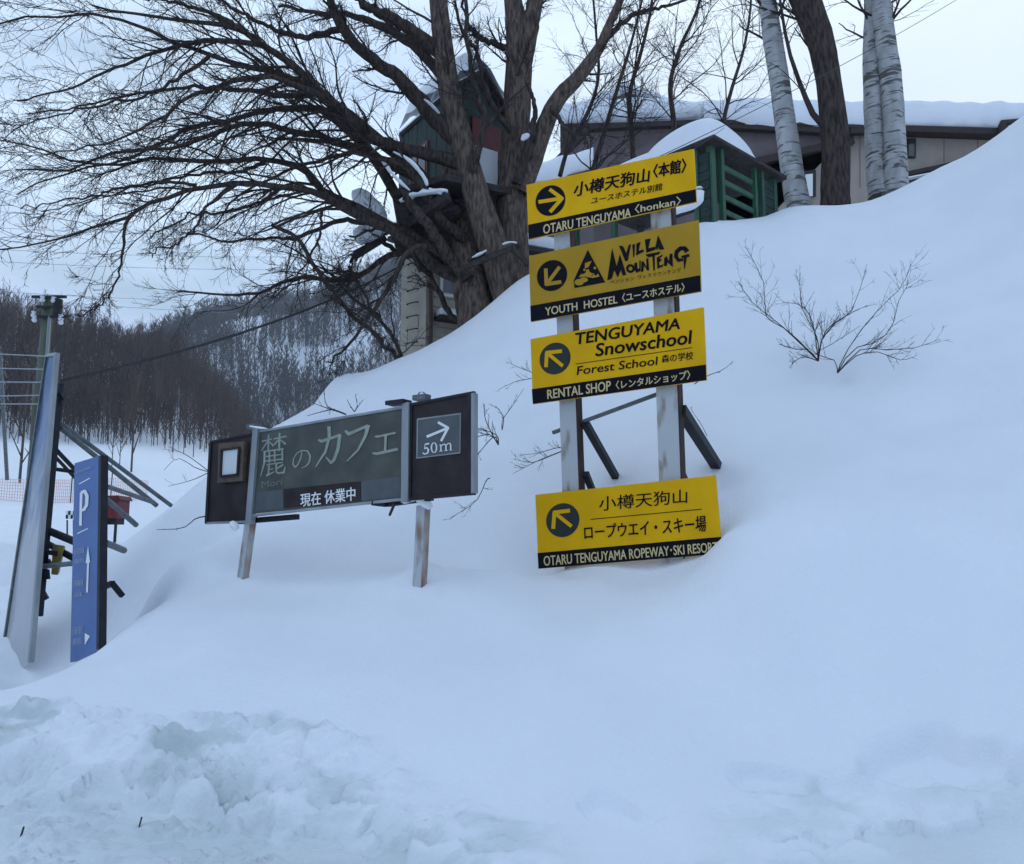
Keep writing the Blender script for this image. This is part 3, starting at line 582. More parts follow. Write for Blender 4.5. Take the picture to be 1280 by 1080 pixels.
def forest(name, label, pos, twm, scale=(.75, 1.25), bigp=None):
    mats = (M['far_trunk'], twm); out_ = []
    for kind in (0, 1):
        Vs, Fs, k = [], [], 0
        for i in range(len(pos)):
            V, Fq = (bigp or protos)[i % len(bigp or protos)][kind]; g = random.Random(i); a = g.uniform(0, 6.28); sc = g.uniform(*scale)
            c, s_ = math.cos(a) * sc, math.sin(a) * sc
            V2 = np.stack([V[:, 0] * c - V[:, 1] * s_, V[:, 0] * s_ + V[:, 1] * c, V[:, 2] * sc], -1) + pos[i]; Vs.append(V2); Fs.append(Fq + k); k += len(V2)
        out_.append((np.vstack(Vs), np.vstack(Fs)))
    o = part(name, out_[0], mats[0], None, kind='stuff', label=label, category='woods')
    part('twigs', out_[1], mats[1], o, kind='stuff')
def scatter(n, az0, az1, r0, r1, dens=None):
    az = rng.uniform(az0, az1, n); r = np.sqrt(rng.uniform(r0 ** 2, r1 ** 2, n)); th = np.arctan((az - 640) / F)
    x, y = r * np.sin(th), r * np.cos(th); k = np.ones(n, bool) if dens is None else dens(x, y, az, r) > rng.uniform(0, 1, n)
    x, y = x[k], y[k]; return np.stack([x, y, valley(x, y)], -1)
ps = scatter(4600, -240, 345, 148, 262, lambda x, y, az, r: (.15 + 1.1 * fbm(x * .05, y * .05, 2, 3)) * (r > 150 + 22 * sst(130, 300, az) - 8))
forest('woods', 'dark brown bare wood covering the near hill behind the ski field', ps, M['far_twig'], scale=(.42, .95))
protos_mark = 0
small = [far_tree_mesh('t', h, nb, 20 + k, 1.25, .18) for k, (h, nb) in enumerate([(11, 9), (13, 9), (9, 8)])]
ps = scatter(10500, 130, 560, 285, 640, lambda x, y, az, r: np.clip((fbm(x * .03, y * .03, 3, 13) - .30) * 4.2, .22, 1) * np.interp(r, [285, 420, 640], [1, .85, .55]))
forest('hillside_woods', 'grey bare trees thinly covering the higher snowy hill', ps, M['far_twig_grey'], bigp=small, scale=(.9, 1.5))
# single trees along the wood's lower edge
spots = [(28,566,70,1.05,'pale bare trunk rising at the left edge of the field'),(165,582,88,1.25,'tall straight bare tree alone at the foot of the wood'),(192,552,140,.8,'bare tree at the field edge, just right of the tall lone tree'),(205,556,142,.75,'small bare tree second right of the tall lone tree'),
 (216,560,138,.8,'bare tree third right of the tall lone tree'),(230,562,140,.7,'slim bare tree fourth right of the tall lone tree'),(242,566,139,.75,'bare tree at the wood edge nearest the cafe board'),(8,566,150,.9,'bare tree behind the blue pole, leftmost at the wood edge'),
 (20,578,120,.6,'small bare tree at the left end of the ski field'),(150,575,95,.6,'low twiggy tree left of the tall lone tree'),(140,582,92,.5,'lowest bushy sapling at the foot of the wood'),(84,576,130,.7,'bare tree seen between the blue hoarding and its top strut'),(108,574,132,.7,'bare tree behind the top of the parking board')]
et = {}
for i, (px, py, Y, sc, lab) in enumerate(spots):
    x, y = W(px, py, Y)[:2]; z = vz(x, y); t = thing('bare_tree', lab, 'tree', (x, y, z), 'bare trees along the lower edge of the wood')
    t.rotation_euler.z = i * 1.7; t.scale = (sc,) * 3; k = i % 4
    for nm, q, mt in (('trunk', 0, M['far_trunk']), ('crown', 1, M['far_twig'])):
        if (nm, k) not in et: et[nm, k] = fastmesh(nm, *protos[k][q])
        o = link(nm, et[nm, k], mt, t)

# ================================================================ yellow direction boards
def text_mesh(body):
    c = bpy.data.curves.new('lettering', 'FONT'); c.body = body; c.resolution_u = 3
    o = bpy.data.objects.new('lettering', c); COL.objects.link(o); dg = bpy.context.evaluated_depsgraph_get(); dg.update()
    me = o.evaluated_get(dg).to_mesh(); V = np.array([v.co[:] for v in me.vertices]); Fc = [tuple(p.vertices) for p in me.polygons]
    o.evaluated_get(dg).to_mesh_clear(); COL.objects.unlink(o); bpy.data.objects.remove(o); bpy.data.curves.remove(c); return V, Fc
def lettering(body, quad, pl, mt, parent, bold=.02, off=.004, name='lettering'):
    V, Fc = text_mesh(body); lo, hi = V.min(0), V.max(0)
    s = (V[:, 0] - lo[0]) / (hi[0] - lo[0]); t = (hi[1] - V[:, 1]) / (hi[1] - lo[1]); q = np.array(quad, float)
    px = ((q[0][None] * (1 - s)[:, None] + q[1][None] * s[:, None]) * (1 - t)[:, None] + (q[3][None] * (1 - s)[:, None] + q[2][None] * s[:, None]) * t[:, None])
    mb = MB(); k = bold * 1.15 * abs(q[3][1] - q[0][1])
    for i, (dx, dy) in enumerate(((0, 0), (k, 0), (-k, 0), (k * .5, k * .6), (-k * .5, -k * .6), (k * .5, -k * .6), (-k * .5, k * .6)) if bold else ((0, 0),)): mb.add([pl.p(a + dx, b + dy, off + i * .00012) for a, b in px], Fc)
    return part(name, mb, mt, parent)
def strokes(lst, conv, pl, mt, parent, off=.004, name='lettering'):
    """printed strokes: each [(x,y,w),...] in board drawing units; pieces laid a hair apart"""
    mb = MB(); k = 0
    for st in lst:
        for i in range(len(st) - 1):
            (x0, y0, w0), (x1, y1, w1) = st[i], st[i + 1]; dx, dy = x1 - x0, y1 - y0; l = math.hypot(dx, dy) + 1e-6; nx_, ny_ = -dy / l, dx / l
            o_ = off + k * .00012; k += 1
            mb.add([pl.p(*conv(x0 + nx_ * w0 / 2, y0 + ny_ * w0 / 2), o_), pl.p(*conv(x0 - nx_ * w0 / 2, y0 - ny_ * w0 / 2), o_),
                    pl.p(*conv(x1 - nx_ * w1 / 2, y1 - ny_ * w1 / 2), o_), pl.p(*conv(x1 + nx_ * w1 / 2, y1 + ny_ * w1 / 2), o_)], [(0, 1, 2, 3)])
        for (x, y, w_) in st[1:-1]:
            o_ = off + k * .00012; k += 1
            mb.add([pl.p(*conv(x + w_ / 2 * math.cos(a), y + w_ / 2 * math.sin(a)), o_) for a in np.linspace(0, 2 * math.pi, 10, endpoint=False)], [tuple(range(10))])
    return part(name, mb, mt, parent)
def patch(pts, pl, mt, parent, off=.003, name='print', thick=.0006):
    mb = MB(); mb.poly([pl.p(a, b, off) for a, b in pts], pl.n, thick); return part(name, mb, mt, parent)
def disc_pts(cx_, cy_, rx, ry, sk=0, n=40):
    return [(cx_ + rx * math.cos(a), cy_ + ry * math.sin(a) + sk * rx * math.cos(a)) for a in np.linspace(0, 2 * math.pi, n, endpoint=False)]
ident = lambda x, y: (x, y)
YB = {}
def yellow_board(label, c, yaw, quad, stripL, stripR, mt):
    pl = Plane(c, yaw); b = thing('direction_board', label, 'sign', pl.p(*quad[3]), 'yellow direction boards on the twin posts')
    mb = MB(); mb.slab([pl.p(*q) for q in (quad[3], quad[2], quad[1], quad[0])], pl.n, .028); part('board', mb, mt, b, bevel=.002)
    patch([stripL, stripR, quad[2], quad[3]], pl, M['navy'], b, .0022, 'name_strip', .001)
    for px, py in ((quad[0][0] + 50, quad[0][1] - 4), (quad[1][0] - 40, quad[1][1] + 12)):
        pass
    return b, pl
# 1
b1, p1 = yellow_board('topmost yellow board, arrow pointing right, reading OTARU TENGUYAMA honkan', (.98, 7.85, 4), -.52, [(658,231),(867,186),(870.5,252),(660.5,299)], (660.2,281), (869.6,236.5), M['yellow'])
patch(disc_pts(688, 250.7, 18.7, 19, -.12), p1, M['navy'], b1, .003, 'arrow_disc', .0005)
strokes([[(673,252.5,4.6),(701,248,4.6)], [(687,236.5,4.6),(702.5,248,4.6),(687.5,265,4.6)]], ident, p1, M['yellow'], b1, .004, 'arrow')
lettering('小樽天狗山', [(718.5,228.5),(812.5,209.5),(811,227),(716.5,246)], p1, M['navy'], b1, .025)
lettering('〈本館〉', [(816.7,206),(857.8,197.3),(857.3,215),(816.7,222.5)], p1, M['navy'], b1, .03)
lettering('ユースホステル別館', [(740,246.7),(828,228.4),(827.5,237.5),(738.4,255.3)], p1, M['navy'], b1, .015)
lettering('OTARU TENGUYAMA', [(679,281),(788.6,260),(788.4,271),(679.3,292.7)], p1, M['cream_print'], b1, .018)
lettering('〈honkan〉', [(793.5,256),(851,245),(851,256.2),(793.8,267.2)], p1, M['cream_print'], b1, .018)
# 2
b2, p2 = yellow_board('faded mustard board second from top, with triangle emblem and YOUTH HOSTEL strip', (.98, 7.85, 4), -.52, [(661,320),(873,275),(876,364),(663.5,402)], (662.7,382.4), (875.2,344), M['yellow_faded'])
patch(disc_pts(690, 344.4, 18.9, 19.3, -.1), p2, M['navy'], b2, .003, 'arrow_disc', .0005)
strokes([[(682.2,335.5,4.6),(683,355.3,4.6),(701.5,352.3,4.6)], [(683.5,355,4.4),(699.5,333.5,4.4)]], ident, p2, M['yellow_faded'], b2, .004, 'arrow')
z4 = lambda x, y: (750 + x / 8.31, 270 + y / 8.31); z3 = lambda x, y: (660 + x / 9, 280 + y / 9)
def polys(lst, conv, pl, mt, parent, off, name):
    mb = MB()
    for k, q in enumerate(lst): mb.poly([pl.p(*conv(a, b), off + k * .0001) for a, b in q], pl.n, .00005)
    return part(name, mb, mt, parent)
polys([[(672,290),(868,655),(525,720),(512,640)]], z3, p2, M['navy'], b2, .0035, 'emblem')
polys([[(640,440),(715,415),(700,450),(680,480),(735,520),(760,545),(680,600),(640,590),(570,600),(600,560),(640,500)],
       disc_pts(575, 655, 52, 36), disc_pts(628, 628, 45, 28)], z3, p2, M['yellow_faded'], b2, .0045, 'emblem_face')
polys([disc_pts(612, 525, 42, 38), disc_pts(735, 510, 50, 45), [(640,500),(700,480),(700,500),(640,520)]], z3, p2, M['navy'], b2, .0055, 'emblem_glasses')
polys([disc_pts(635, 515, 12, 14), disc_pts(752, 495, 14, 16), [(690,600),(700,570),(720,590),(740,562),(760,585),(785,560),(805,590),(770,598),(730,606)]], z3, p2, M['yellow_faded'], b2, .0062, 'emblem_glint')
polys([[(195,305),(242,315),(272,385),(298,300),(322,292),(288,465),(262,468)], [(335,300),(362,288),(358,415),(345,432)], [(378,285),(420,268),(402,362),(450,345),(456,370),(375,410)],
       [(465,245),(525,233),(502,335),(570,318),(575,350),(482,382)], [(602,198),(668,345),(618,350),(606,318),(600,352),(572,335)],
       [(125,330),(172,520),(207,395),(272,610),(235,618),(217,560),(183,638),(148,560),(122,650),(75,668)]], z4, p2, M['navy'], b2, .0035, 'lettering')
def ringp(cx_, cy_, ro, ri, conv, pl, mt, parent, off):
    strokes([[(cx_ + ro * math.cos(a), cy_ + ro * math.sin(a), ri) for a in np.linspace(0, 2 * math.pi, 15)]], conv, pl, mt, parent, off)
ringp(316, 545, 34, 24, z4, p2, M['navy'], b2, .0035)
polys([[(355,490),(385,480),(388,540),(400,552),(408,540),(408,460),(424,466),(420,572),(378,590),(360,560)],
       [(432,470),(452,470),(482,530),(480,440),(502,440),(510,565),(490,565),(458,515),(447,578),(425,580)],
       [(470,400),(632,368),(610,398),(568,410),(570,565),(553,565),(545,422),(498,428)],
       [(588,432),(655,398),(640,425),(615,440),(645,455),(612,482),(618,515),(662,500),(650,525),(595,548)],
       [(665,440),(690,412),(716,470),(722,395),(752,388),(757,532),(735,512),(702,482),(692,518),(665,520)]], z4, p2, M['navy'], b2, .0035, 'lettering')
strokes([[(905,372,52),(880,335,44),(835,335,40),(795,370,42),(788,420,40),(815,460,34),(862,452,26)], [(845,425,22),(928,408,30)], [(885,415,34),(880,480,24),(876,550,6)]], z4, p2, M['navy'], b2, .0035)
lettering('ペンション  ヴィラマウンテング', [(762.5,350),(851,334.5),(851.7,339.8),(762.6,355.5)], p2, M['navy'], b2, 0)
lettering('YOUTH  HOSTEL', [(681.3,384.5),(771.6,369.3),(771.6,378.9),(681.8,394.6)], p2, M['cream_print'], b2, .018)
lettering('〈ユースホステル〉', [(777.3,367),(855.6,353),(855.6,364.4),(778.2,378)], p2, M['cream_print'], b2, .018)
# 3
b3, p3 = yellow_board('yellow board third from top, reading TENGUYAMA Snowschool with a grey arrow disc', (.98, 7.85, 4), -.52, [(663,424),(879,384),(883,475),(666,505)], (664.7,486.5), (882.4,455.6), M['yellow'])
patch(disc_pts(693.8, 448.1, 19.4, 19.8, -.1), p3, M['grey_print'], b3, .003, 'arrow_disc', .0005)
strokes([[(682.5,459,4.6),(683.5,440.8,4.6),(702.5,438.8,4.6)], [(684,441.3,4.4),(703.5,457.5,4.4)]], ident, p3, M['yellow'], b3, .004, 'arrow')
lettering('TENGUYAMA', [(719.5,416.5),(851.5,397),(849.5,411),(718.5,431)], p3, M['navy'], b3, .03)
lettering('Snowschool', [(745.8,429.5),(864.6,412.5),(863,429.5),(744.5,445.5)], p3, M['navy'], b3, .03)
strokes([[(719.5,455,.8),(865.4,434.4,.8)]], ident, p3, M['navy'], b3, .0035, 'rule')
lettering('Forest School', [(722.2,458),(822,445.5),(821.2,456),(721,468.8)], p3, M['navy'], b3, .018)
lettering('森の学校', [(826.9,443.7),(866.8,439),(866,449.2),(827.2,453.6)], p3, M['navy'], b3, .012)
lettering('RENTAL SHOP', [(683.9,487.5),(763.3,475.8),(763.3,488.2),(684.5,498.8)], p3, M['cream_print'], b3, .02)
lettering('〈レンタルショップ〉', [(769.5,476.5),(862.7,462.5),(862.7,474),(770.2,486.8)], p3, M['cream_print'], b3, .018)
# 4
b4, p4 = yellow_board('lowest yellow board half sunk in snow at its right corner, ropeway and ski resort', (.98, 7.85, 4), -.52, [(669,618.5),(894,594),(902.5,692),(673,711)], (671.9,691.3), (901.2,671), M['yellow'])
patch(disc_pts(703.4, 650.2, 20.8, 21.2, -.06), p4, M['grey_print'], b4, .003, 'arrow_disc', .0005)
strokes([[(691.5,661,4.8),(693,640.5,4.8),(712.5,638.2,4.8)], [(693.6,641.3,4.6),(714.5,658,4.6)]], ident, p4, M['yellow'], b4, .004, 'arrow')
lettering('小樽天狗山', [(748.9,620.8),(858.8,611),(858.8,628.6),(748.9,638.9)], p4, M['navy'], b4, .006)
strokes([[(738.3,649.2,.9),(877,636.5,.9)]], ident, p4, M['navy'], b4, .0035, 'rule')
lettering('ロープウエイ・スキー場', [(730,657.2),(882.5,644.2),(882.5,664.2),(730.8,674.8)], p4, M['navy'], b4, .016)
lettering('OTARU TENGUYAMA ROPEWAY･SKI RESORT', [(679.4,695.2),(896.5,677.5),(897.5,689.5),(680,707.4)], p4, M['cream_print'], b4, .015)
# snow clinging to the buried corner of the lowest board
# posts
pu, pn = p3.u, p3.n
def channel_post(label, top, bot, wpx, grp):
    off = -.09; c = p3.p(*top, off); d = p3.p(*bot, off); wd = wpx * 7.9 / F / .86
    t = thing('sign_post', label, 'post', d, grp); up = unit(c - d)
    mb = MB(); mb.box((c + d) / 2, pu, up, pn, wd / 2, np.linalg.norm(c - d) / 2, .012); part('face', mb, M['white_paint'], t)
    mb = MB(); mb.box((c + d) / 2 + pu * (wd / 2 + .006) - pn * .05, pu, up, pn, .006, np.linalg.norm(c - d) / 2, .062); part('flange', mb, M['rust'], t)
    mb = MB(); mb.box((c + d) / 2 - pu * (wd / 2 + .006) - pn * .05, pu, up, pn, .006, np.linalg.norm(c - d) / 2, .062); part('flange', mb, M['white_paint'], t)
    return t
channel_post('left white steel post of the yellow boards, rusty brown on its right side', (702.5,262), (719,750), 19, 'twin posts of the yellow boards')
channel_post('right white steel post of the yellow boards, thicker strut behind it', (826,235), (842.5,720), 22, 'twin posts of the yellow boards')
# brackets and braces
def strut(a, b, wa, lab, grp=None, m_='dark_steel', name='brace', wb=None):
    mb = MB(); mb.bar(a, b, wa, wb); o = single(name, mb, M[m_], lab, 'brace', bevel=.003)
    if grp: o['group'] = grp
strut(p3.p(731, 528, -.16), W(782, 618, 9.35), .07, 'dark angle brace running from the left white post back into the snow', 'back braces of the yellow boards')
strut(p3.p(851, 512, -.16), W(907, 600, 9.1), .095, 'wide black brace running from the right white post back into the snow', 'back braces of the yellow boards')
strut(p3.p(691, 541, -.18), p3.p(832, 489, -.18), .035, 'thin grey crossbar linking the two white posts below the third board', None, 'grey_steel', 'crossbar')
strut(p3.p(732, 592, -.16), W(744, 622, 8.5), .06, 'short dark stub of a brace just above the lowest yellow board')
strut(p3.p(852, 590, -.16), W(862, 612, 8.0), .05, 'short dark stub beside the right post, above the lowest board')

# ================================================================ cafe board
pc = Plane((-1.7019, 7.636, 2.3945), -.566); g6 = lambda x, y: (310 + x / 6.4, 500 + y / 6.4); g9 = lambda x, y: (310 + x / 9, 520 + y / 9); g7 = lambda x, y: (500 + x / 6.75, 480 + y / 6.75)
cb = thing('cafe_board', 'long dark cafe board on two posts, faded letters, closed notice and 50m arrow', 'sign', pc.p(410, 640))
def cpanel(q, mt, off, th, name, parent=None, **k):
    mb = MB(); mb.slab([pc.p(a, b, off) for a, b in (q[3], q[2], q[1], q[0])], pc.n, th); return part(name, mb, mt, parent or cb, **k)
main = cpanel([(320,541),(502,510),(502,622.5),(313,642)], M['green_board'], 0, .05, 'main_panel')
lb = cpanel([(263,553),(316,543),(309,650.5),(256.5,653.5)], M['brown_board'], 0, .05, 'side_panel')
rb = cpanel([(512,505),(589,491),(589,616),(509,623)], M['brown_board'], 0, .05, 'side_panel')
def frame_bar(a, b, wpx, mt='alu', off=.012, name='frame_bar', dep=.035):
    A_, B_ = pc.p(*a, off), pc.p(*b, off); d = B_ - A_; l = np.linalg.norm(d); d /= l; v = np.cross(d, pc.n)
    mb = MB(); mb.box((A_ + B_) / 2 - pc.n * dep / 2, d, v, pc.n, l / 2, wpx * 7.6 / F / 2, dep / 2); part(name, mb, M[mt], cb, bevel=.002)
frame_bar((322,539.5),(506,508.5),3.2); frame_bar((314,644.5),(506,623.5),3.2)
frame_bar((262,552.5),(316,542),3.4,'dark_steel'); frame_bar((256,654),(309,652),3,'alu'); frame_bar((262.5,553),(257,654),5,'dark_steel',.013)
frame_bar((511,506),(592,490.5),3.5,'dark_steel'); frame_bar((510,624),(592,616.5),3.5,'brown_board'); frame_bar((586,493),(586.5,616),5,'dark_steel',.013); frame_bar((590.5,491),(590.5,616.5),4,'alu',.014,dep=.06); frame_bar((513.5,506),(511.5,624),4,'dark_steel',.013)
frame_bar((319,535),(309.5,655),10.5,'alu',.03,'upright',.06); frame_bar((506.5,503),(505,628),10.5,'alu',.03,'upright',.06)
# dark lower plates
cpanel([(321,615.5),(354,611.5),(354,635),(316,640)], M['slate'], .004, .003, 'lower_plate')
cpanel([(355,611.3),(451,601.5),(451,626.2),(355,635.3)], M['brown_board'], .005, .003, 'notice_plate')
cpanel([(451.6,601.3),(500,595.8),(500,621.5),(451.6,626)], M['slate'], .004, .003, 'lower_plate')
KJ = [[(155,285,12),(270,258,14)],[(232,210,18),(228,385,20)],[(225,282,18),(150,392,8)],[(238,290,10),(288,335,22)],
 [(288,258,12),(432,228,20)],[(355,190,22),(350,395,22)],[(350,262,18),(272,345,8)],[(362,265,10),(424,318,26)],
 [(172,402,16),(402,368,20)],[(188,402,22),(182,530,22),(142,678,8)],[(200,456,13),(388,430,13)],[(195,508,14),(388,484,14)],[(240,398,17),(240,530,17)],[(300,388,17),(300,522,17)],[(385,372,20),(388,500,20)],[(210,548,14),(392,522,14)],
 [(238,545,20),(228,660,20)],[(238,602,10),(284,592,14)],[(205,672,24),(298,626,10)],[(318,530,20),(318,625,20),(338,644,20),(405,634,22),(418,570,10)],[(318,596,12),(398,545,18)]]
strokes(KJ, g9, pc, M['board_letter'], cb)
strokes([[(610,395,9),(592,478,14),(558,552,16),(530,575,15),(506,545,14),(512,480,12),(552,415,11),(612,386,12),(672,395,16),(700,450,19),(690,520,19),(652,565,14),(600,585,7)]], g9, pc, M['board_letter'], cb)
strokes([[(562,318,16),(590,330,24),(742,278,20)],[(735,280,28),(720,390,26),(690,475,24),(665,503,20),(622,455,7)],[(648,212,28),(650,300,24),(618,415,20),(540,535,7)],
 [(778,245,20),(805,272,26),(962,204,20)],[(962,200,34),(938,290,24),(880,400,18),(790,490,7)],
 [(1012,292,10),(1040,292,18),(1180,262,16)],[(1102,280,20),(1096,408,18)],[(995,425,12),(1030,430,22),(1200,392,22)]], g6, pc, M['board_letter'], cb)
lettering('Mori', [(327,602),(353,597.5),(352,606),(327,610)], pc, M['ghost_letter'], cb, .0)
lettering('現在 休業中', [(375.6,617.3),(444,608.4),(444,625.5),(375.6,633.6)], pc, M['white_letter'], cb, .015, .009)
# arrow plate
cpanel([g7(142,292), g7(512,244), g7(508,584), g7(137,630)], M['alu'], .006, .006, 'plate_rim'); cpanel([g7(152,304), g7(502,256), g7(498,574), g7(147,618)], M['slate'], .009, .003, 'arrow_plate')
strokes([[(225,445,22),(402,372,20)],[(320,322,22),(405,370,22),(346,482,20)]], g7, pc, M['white_letter'], cb, .012, 'arrow')
strokes([[(214,508,13),(246,502,13)],[(212,505,6),(206,548,6)],[(206,548,6),(224,536,11),(240,555,14),(233,582,12),(208,592,9),(192,580,12)],
 [(287 + 22 * math.cos(a), 537 + 42 * math.sin(a), 5 + 8 * abs(math.cos(a))) for a in np.linspace(0, 2 * math.pi, 17)],
 [(345,514,11),(345,567,11)],[(388,512,11),(388,562,11)],[(428,510,11),(428,556,11)],[(345,527,5),(360,510,8),(378,508,9),(387,522,9)],[(388,522,5),(402,503,8),(420,500,9),(428,514,9)],
 [(330,568,5),(360,565,5)],[(375,563,5),(402,560,5)],[(415,558,5),(442,555,5)],[(330,517,5),(345,512,6)]], g7, pc, M['white_letter'], cb, .012)
# lantern on the left panel
lq = lambda x, y: (250 + x / 7.71, 530 + y / 7.71)
cpanel([lq(178,190), lq(425,165), lq(405,548), lq(165,570)], M['lamp_brown'], .05, .05, 'lantern', bevel=.004)
for a, b in ((lq(210,250), lq(380,228)), (lq(200,505), lq(365,488)), (lq(212,245), lq(200,510)), (lq(378,228), lq(362,492))):
    A_, B_ = pc.p(*a, .06), pc.p(*b, .06); mb = MB(); mb.bar(A_, B_, .022, .02, pc.n); part('lantern_rim', mb, M['brown_board'], cb)
cpanel([lq(218,248), lq(374,232), lq(358,486), lq(206,502)], M['milk_glass'], .054, .004, 'lantern_glass')
# caps, snow and clamps
for (px, py) in ((318, 533), (527, 497)):
    mb = MB(); c = pc.p(px, py, -.02); mb.box(c, pc.u, A(0, 0, 1), pc.n, .07, .022, .04); part('clamp', mb, M['grey_steel'], cb)
    mb = MB(); mb.tube([c + A(0, 0, .02) + A(0.03 * math.cos(a), 0, .03 * math.sin(a)) for a in np.linspace(0, math.pi, 7)], .006, 5); part('ring', mb, M['grey_steel'], cb)
mb = MB(); mb.box(pc.p(498, 503.5, -.01), pc.u, A(0, 0, 1), pc.n, .10, .018, .06); part('cap', mb, M['dark_steel'], cb)
mb = MB(); mb.bar(pc.p(300, 652, -.08), pc.p(372, 646, -.08), .05); part('under_rail', mb, M['dark_steel'], cb)
mb = MB(); mb.bar(pc.p(484, 630, -.08), pc.p(540, 622, -.08), .05); part('under_rail', mb, M['dark_steel'], cb)
mb = MB(); mb.bar(pc.p(465, 629, 0), pc.p(482, 631, -.05), .04); mb.bar(pc.p(493, 630, 0), pc.p(487, 644, -.05), .018); part('cable_end', mb, M['wire'], cb)
def wpost(label, top, bot, off, wd):
    c, d = pc.p(*top, off), pc.p(*bot, off); up = unit(c - d); t = thing('board_post', label, 'post', d, 'white posts under the cafe board')
    mb = MB(); mb.box((c + d) / 2, pc.u, up, pc.n, wd / 2, np.linalg.norm(c - d) / 2, .04); part('shaft', mb, M['white_paint'], t, bevel=.004)
    mb = MB(); mb.box((c + d) / 2 + pc.u * (wd / 2 + .004), pc.u, up, pc.n, .004, np.linalg.norm(c - d) / 2, .035); part('rust_edge', mb, M['rust_edge'] if 'rust_edge' in M else M['rust'], t)
    return t
M['rust_edge'] = mat('orange_rust', (.25, .13, .085), .9, col2=(.45, .45, .44), vscale=8, stretch=(1, 1, .4))
wpost('left white post under the cafe board, sloping foot buried in snow', (314,645), (300,748), -.05, .078)
wpost('right white post with orange rust, topped by a snow cap below the 50m panel', (529,632), (524,738), -.16, .09)
V, Fq = snow_lump([(503,628,7.15),(512,626,7.15),(520,622,7.15),(529,628,7.15),(538,636,7.15)], 9, 8, 1.0); single('snow_clump', cap_ends(V, Fq), M['snow'], 'pointed cap of snow on the rusty post under the 50m panel', 'snow lump', smooth=True)
V, Fq = snow_lump([(289,652,8.0),(292,657,8.0),(295,663,8.0)], 4.5, 9, 1.1); single('snow_clump', cap_ends(V, Fq), M['snow'], 'small snow lump hanging under the left end of the cafe board', 'snow lump', smooth=True)
V, Fq = snow_lump([(312,533,8.1),(322,535,8.1),(333,536,8.0)], 2.6, 2); single('snow_clump', cap_ends(V, Fq), M['snow'], 'thin snow on top of the cafe board by the left upright', 'snow lump', smooth=True)

# ================================================================ parking board, hoarding and scaffolding on the left
# parking board
a = -.80; pp = Plane(W(106, 690, 8.0), a)
pk = thing('parking_board', 'tall narrow blue parking board with white P and upward arrow', 'sign', pp.p(100, 830))
quad = [(93,579),(124,569.5),(121,812),(87.5,828)]
mb = MB(); mb.slab([pp.p(*q) for q in (quad[3], quad[2], quad[1], quad[0])], pp.n, .06); part('board', mb, M['blue_sign'], pk, bevel=.004)
mb = MB(); mb.slab([pp.p(*q, .0015) for q in ((120.3,812),(123.4,812),(126.4,569),(123.2,570))], pp.n, .065); part('edge_frame', mb, M['dark_steel'], pk)
pq = lambda x, y: (80 + x / 4, 560 + y / 4)
strokes([[(86,222,13),(82,388,13)]], pq, pp, M['white_letter'], pk)
strokes([[(86,222,14),(104,216,16),(115,240,17),(113,285,16),(100,308,14),(86,312,12)]], pq, pp, M['white_letter'], pk, .0055)
strokes([[(76,180,5),(130,150,5)],[(66,428,5),(120,402,5)]], pq, pp, M['white_letter'], pk, name='rule')
strokes([[(115,722,9),(121,560,9)]], pq, pp, M['white_letter'], pk, name='arrow'); polys([[(120,490),(131,572),(108,576)]], pq, pp, M['white_letter'], pk, .0055, 'arrow')
polys([[(104,925),(130,940),(104,985)]], pq, pp, M['white_letter'], pk, .0045, 'arrow')
M['blue_white'] = mat('worn_white_print', (.42, .48, .58), .6, col2=(.20, .27, .42), vscale=30)
def marks(y0, x0, x1, h, dy):
    L_ = []; g = random.Random(int(y0))
    x = x0
    while x < x1 - 4:
        w_ = g.uniform(3.5, 6)
        yy = y0 - dy * (x - x0) / (x1 - x0)
        L_.append([(x, yy, 2.2), (x + w_ * .8, yy - 1.5, 2.2)]); L_.append([(x + w_ * .4, yy, 2.2), (x + w_ * .4, yy + h, 2.2)])
        L_.append([(x, yy + h * .55, 1.8), (x + w_ * .8, yy + h * .5, 1.8)]); L_.append([(x, yy + h, 1.8), (x + w_ * .85, yy + h - 1, 1.8)]); x += w_ + 1.6
    strokes(L_, pq, pp, M['blue_white'], pk)
marks(120, 62, 140, 9, 30); marks(508, 52, 104, 24, 12); marks(560, 54, 104, 18, 10); marks(665, 48, 98, 28, 8); marks(728, 52, 92, 16, 6); marks(900, 42, 92, 34, 10); marks(955, 44, 88, 30, 6)
# its galvanised posts
def pole(name, label, pts, r, m_='grey_steel', cat='post', grp=None, sides=10):
    mb = MB(); mb.tube(pts, r, sides); o = single(name, mb, M[m_], label, cat, smooth=False)
    if grp: o['group'] = grp
    return o
pole('steel_post', 'galvanised steel post standing right behind the blue parking board', [W(129,602,8.5), W(126,815,8.5)], .045)
pole('steel_post', 'slim dark post between the parking board and its galvanised post', [W(124.5,640,8.3), W(122,808,8.3)], .03, 'dark_steel')
